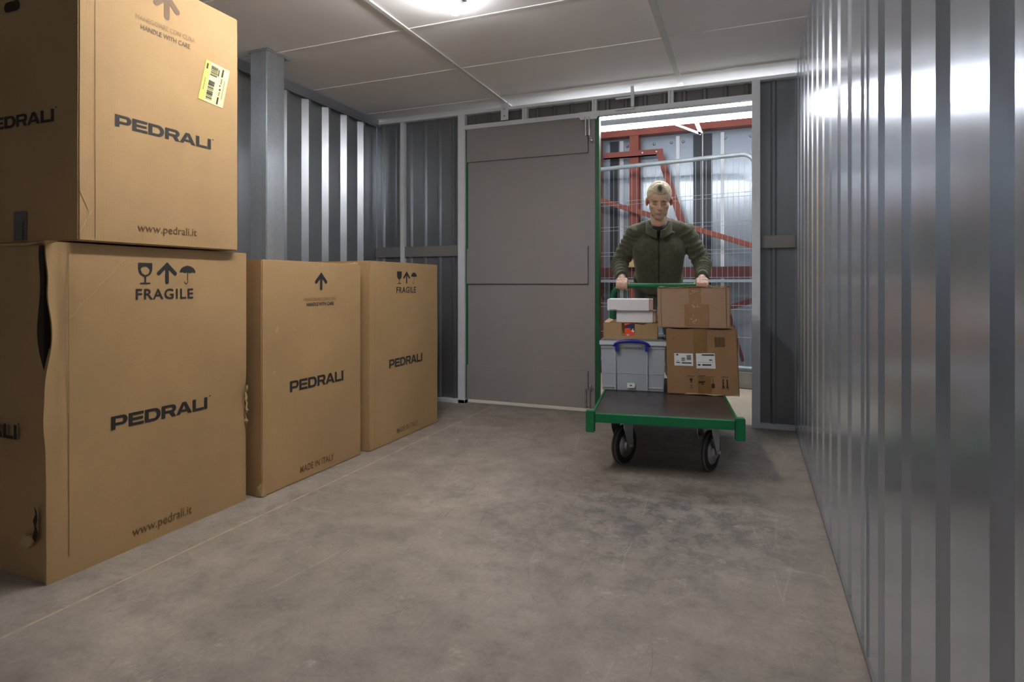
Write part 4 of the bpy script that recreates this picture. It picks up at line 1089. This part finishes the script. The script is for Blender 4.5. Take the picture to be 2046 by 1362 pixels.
patch('chest_emblem', lambda s, t_: (.046+s*.034, 1.262+t_*(.004+.012*math.sin(PI*(.15+.85*s)))), M['silver'], .0055, 10, 3)
# stand-up collar, open at the front
cv = []; cf = []; NS = 40
for i in range(NS+1):
    a = math.radians(-90+9+342*i/NS)
    ca_, sa_ = math.cos(a), math.sin(a); fr_ = max(0, -sa_)**1.6
    for (rr2, zz) in ((.070, 1.285-.050*fr_), (.076+.012*fr_, 1.352-.082*fr_), (.082+.016*fr_, 1.358-.084*fr_), (.088+.016*fr_, 1.346-.084*fr_), (.092, 1.27-.050*fr_)):
        cv.append(P(-.028+rr2*ca_*(1-.12*fr_), 1.395+rr2*.90*sa_, zz+.012*max(0, sa_)))
for i in range(NS):
    for k in range(4): cf.append((i*5+k, i*5+k+1, (i+1)*5+k+1, (i+1)*5+k))
cf.append((0, 1, 2, 3, 4)); cf.append(tuple(NS*5+k for k in (4, 3, 2, 1, 0)))
cb = MB(); cb.add(cv, cf); cb.build('collar', M['fleece'], jacket, smooth='all')
sh = MB(); sh.sphere(P(-.028, 1.378, 1.285), (.066, .064, .045), 20, 12); sh.build('undershirt', M['shirt'], man, smooth='all')
# trousers
tr = MB()
tr.sphere(P(-.03, 1.69, .87), (.158, .118, .115), 24, 16)
for a, b, c in ((hipL, kneeL, ankL), (hipR, kneeR, ankR)):
    tr.limb(a, b, .092, .070); tr.limb(b, c+(b-c)*.05, .070, .058)
tme = remeshed(tr, .008, 'trousers', 3, lambda co, n_: co+n_*noise.noise(Vector((co.x*8, co.y*8, co.z*22)))*.008)
link_mesh(tme, 'trousers', M['trouser'], man)
for lab_, a, toe, pitch in (('left', P(-.13, 1.70, .0), -1, 0), ('right', P(.08, 2.24, .0), -1, .5)):
    b_ = MB(); Rm = Matrix.Rotation(pitch, 3, 'X')
    def q(x, y, z): 
        p = Vector((x, y+.14, z)); p = Rm.inverted() @ p if pitch else p
        return a+Vector((0, -.14, 0))+Vector((p.x, p.y, p.z))
    b_.sphere(q(0, -.10, .042), (.047, .085, .042), 16, 10); b_.sphere(q(0, .03, .045), (.040, .055, .045), 16, 10); b_.limb(q(0, .02, .05), q(0, .015, .15), .045, .044)
    b_.limb(q(0, -.12, .03), q(0, .04, .03), .040, .036)
    bm_ = remeshed(b_, .008, 'boot', 2)
    mz = min(v.co.z for v in bm_.vertices)
    for v in bm_.vertices: v.co.z = max(v.co.z-mz, 0)
    link_mesh(bm_, 'boot', M['boot'], man)
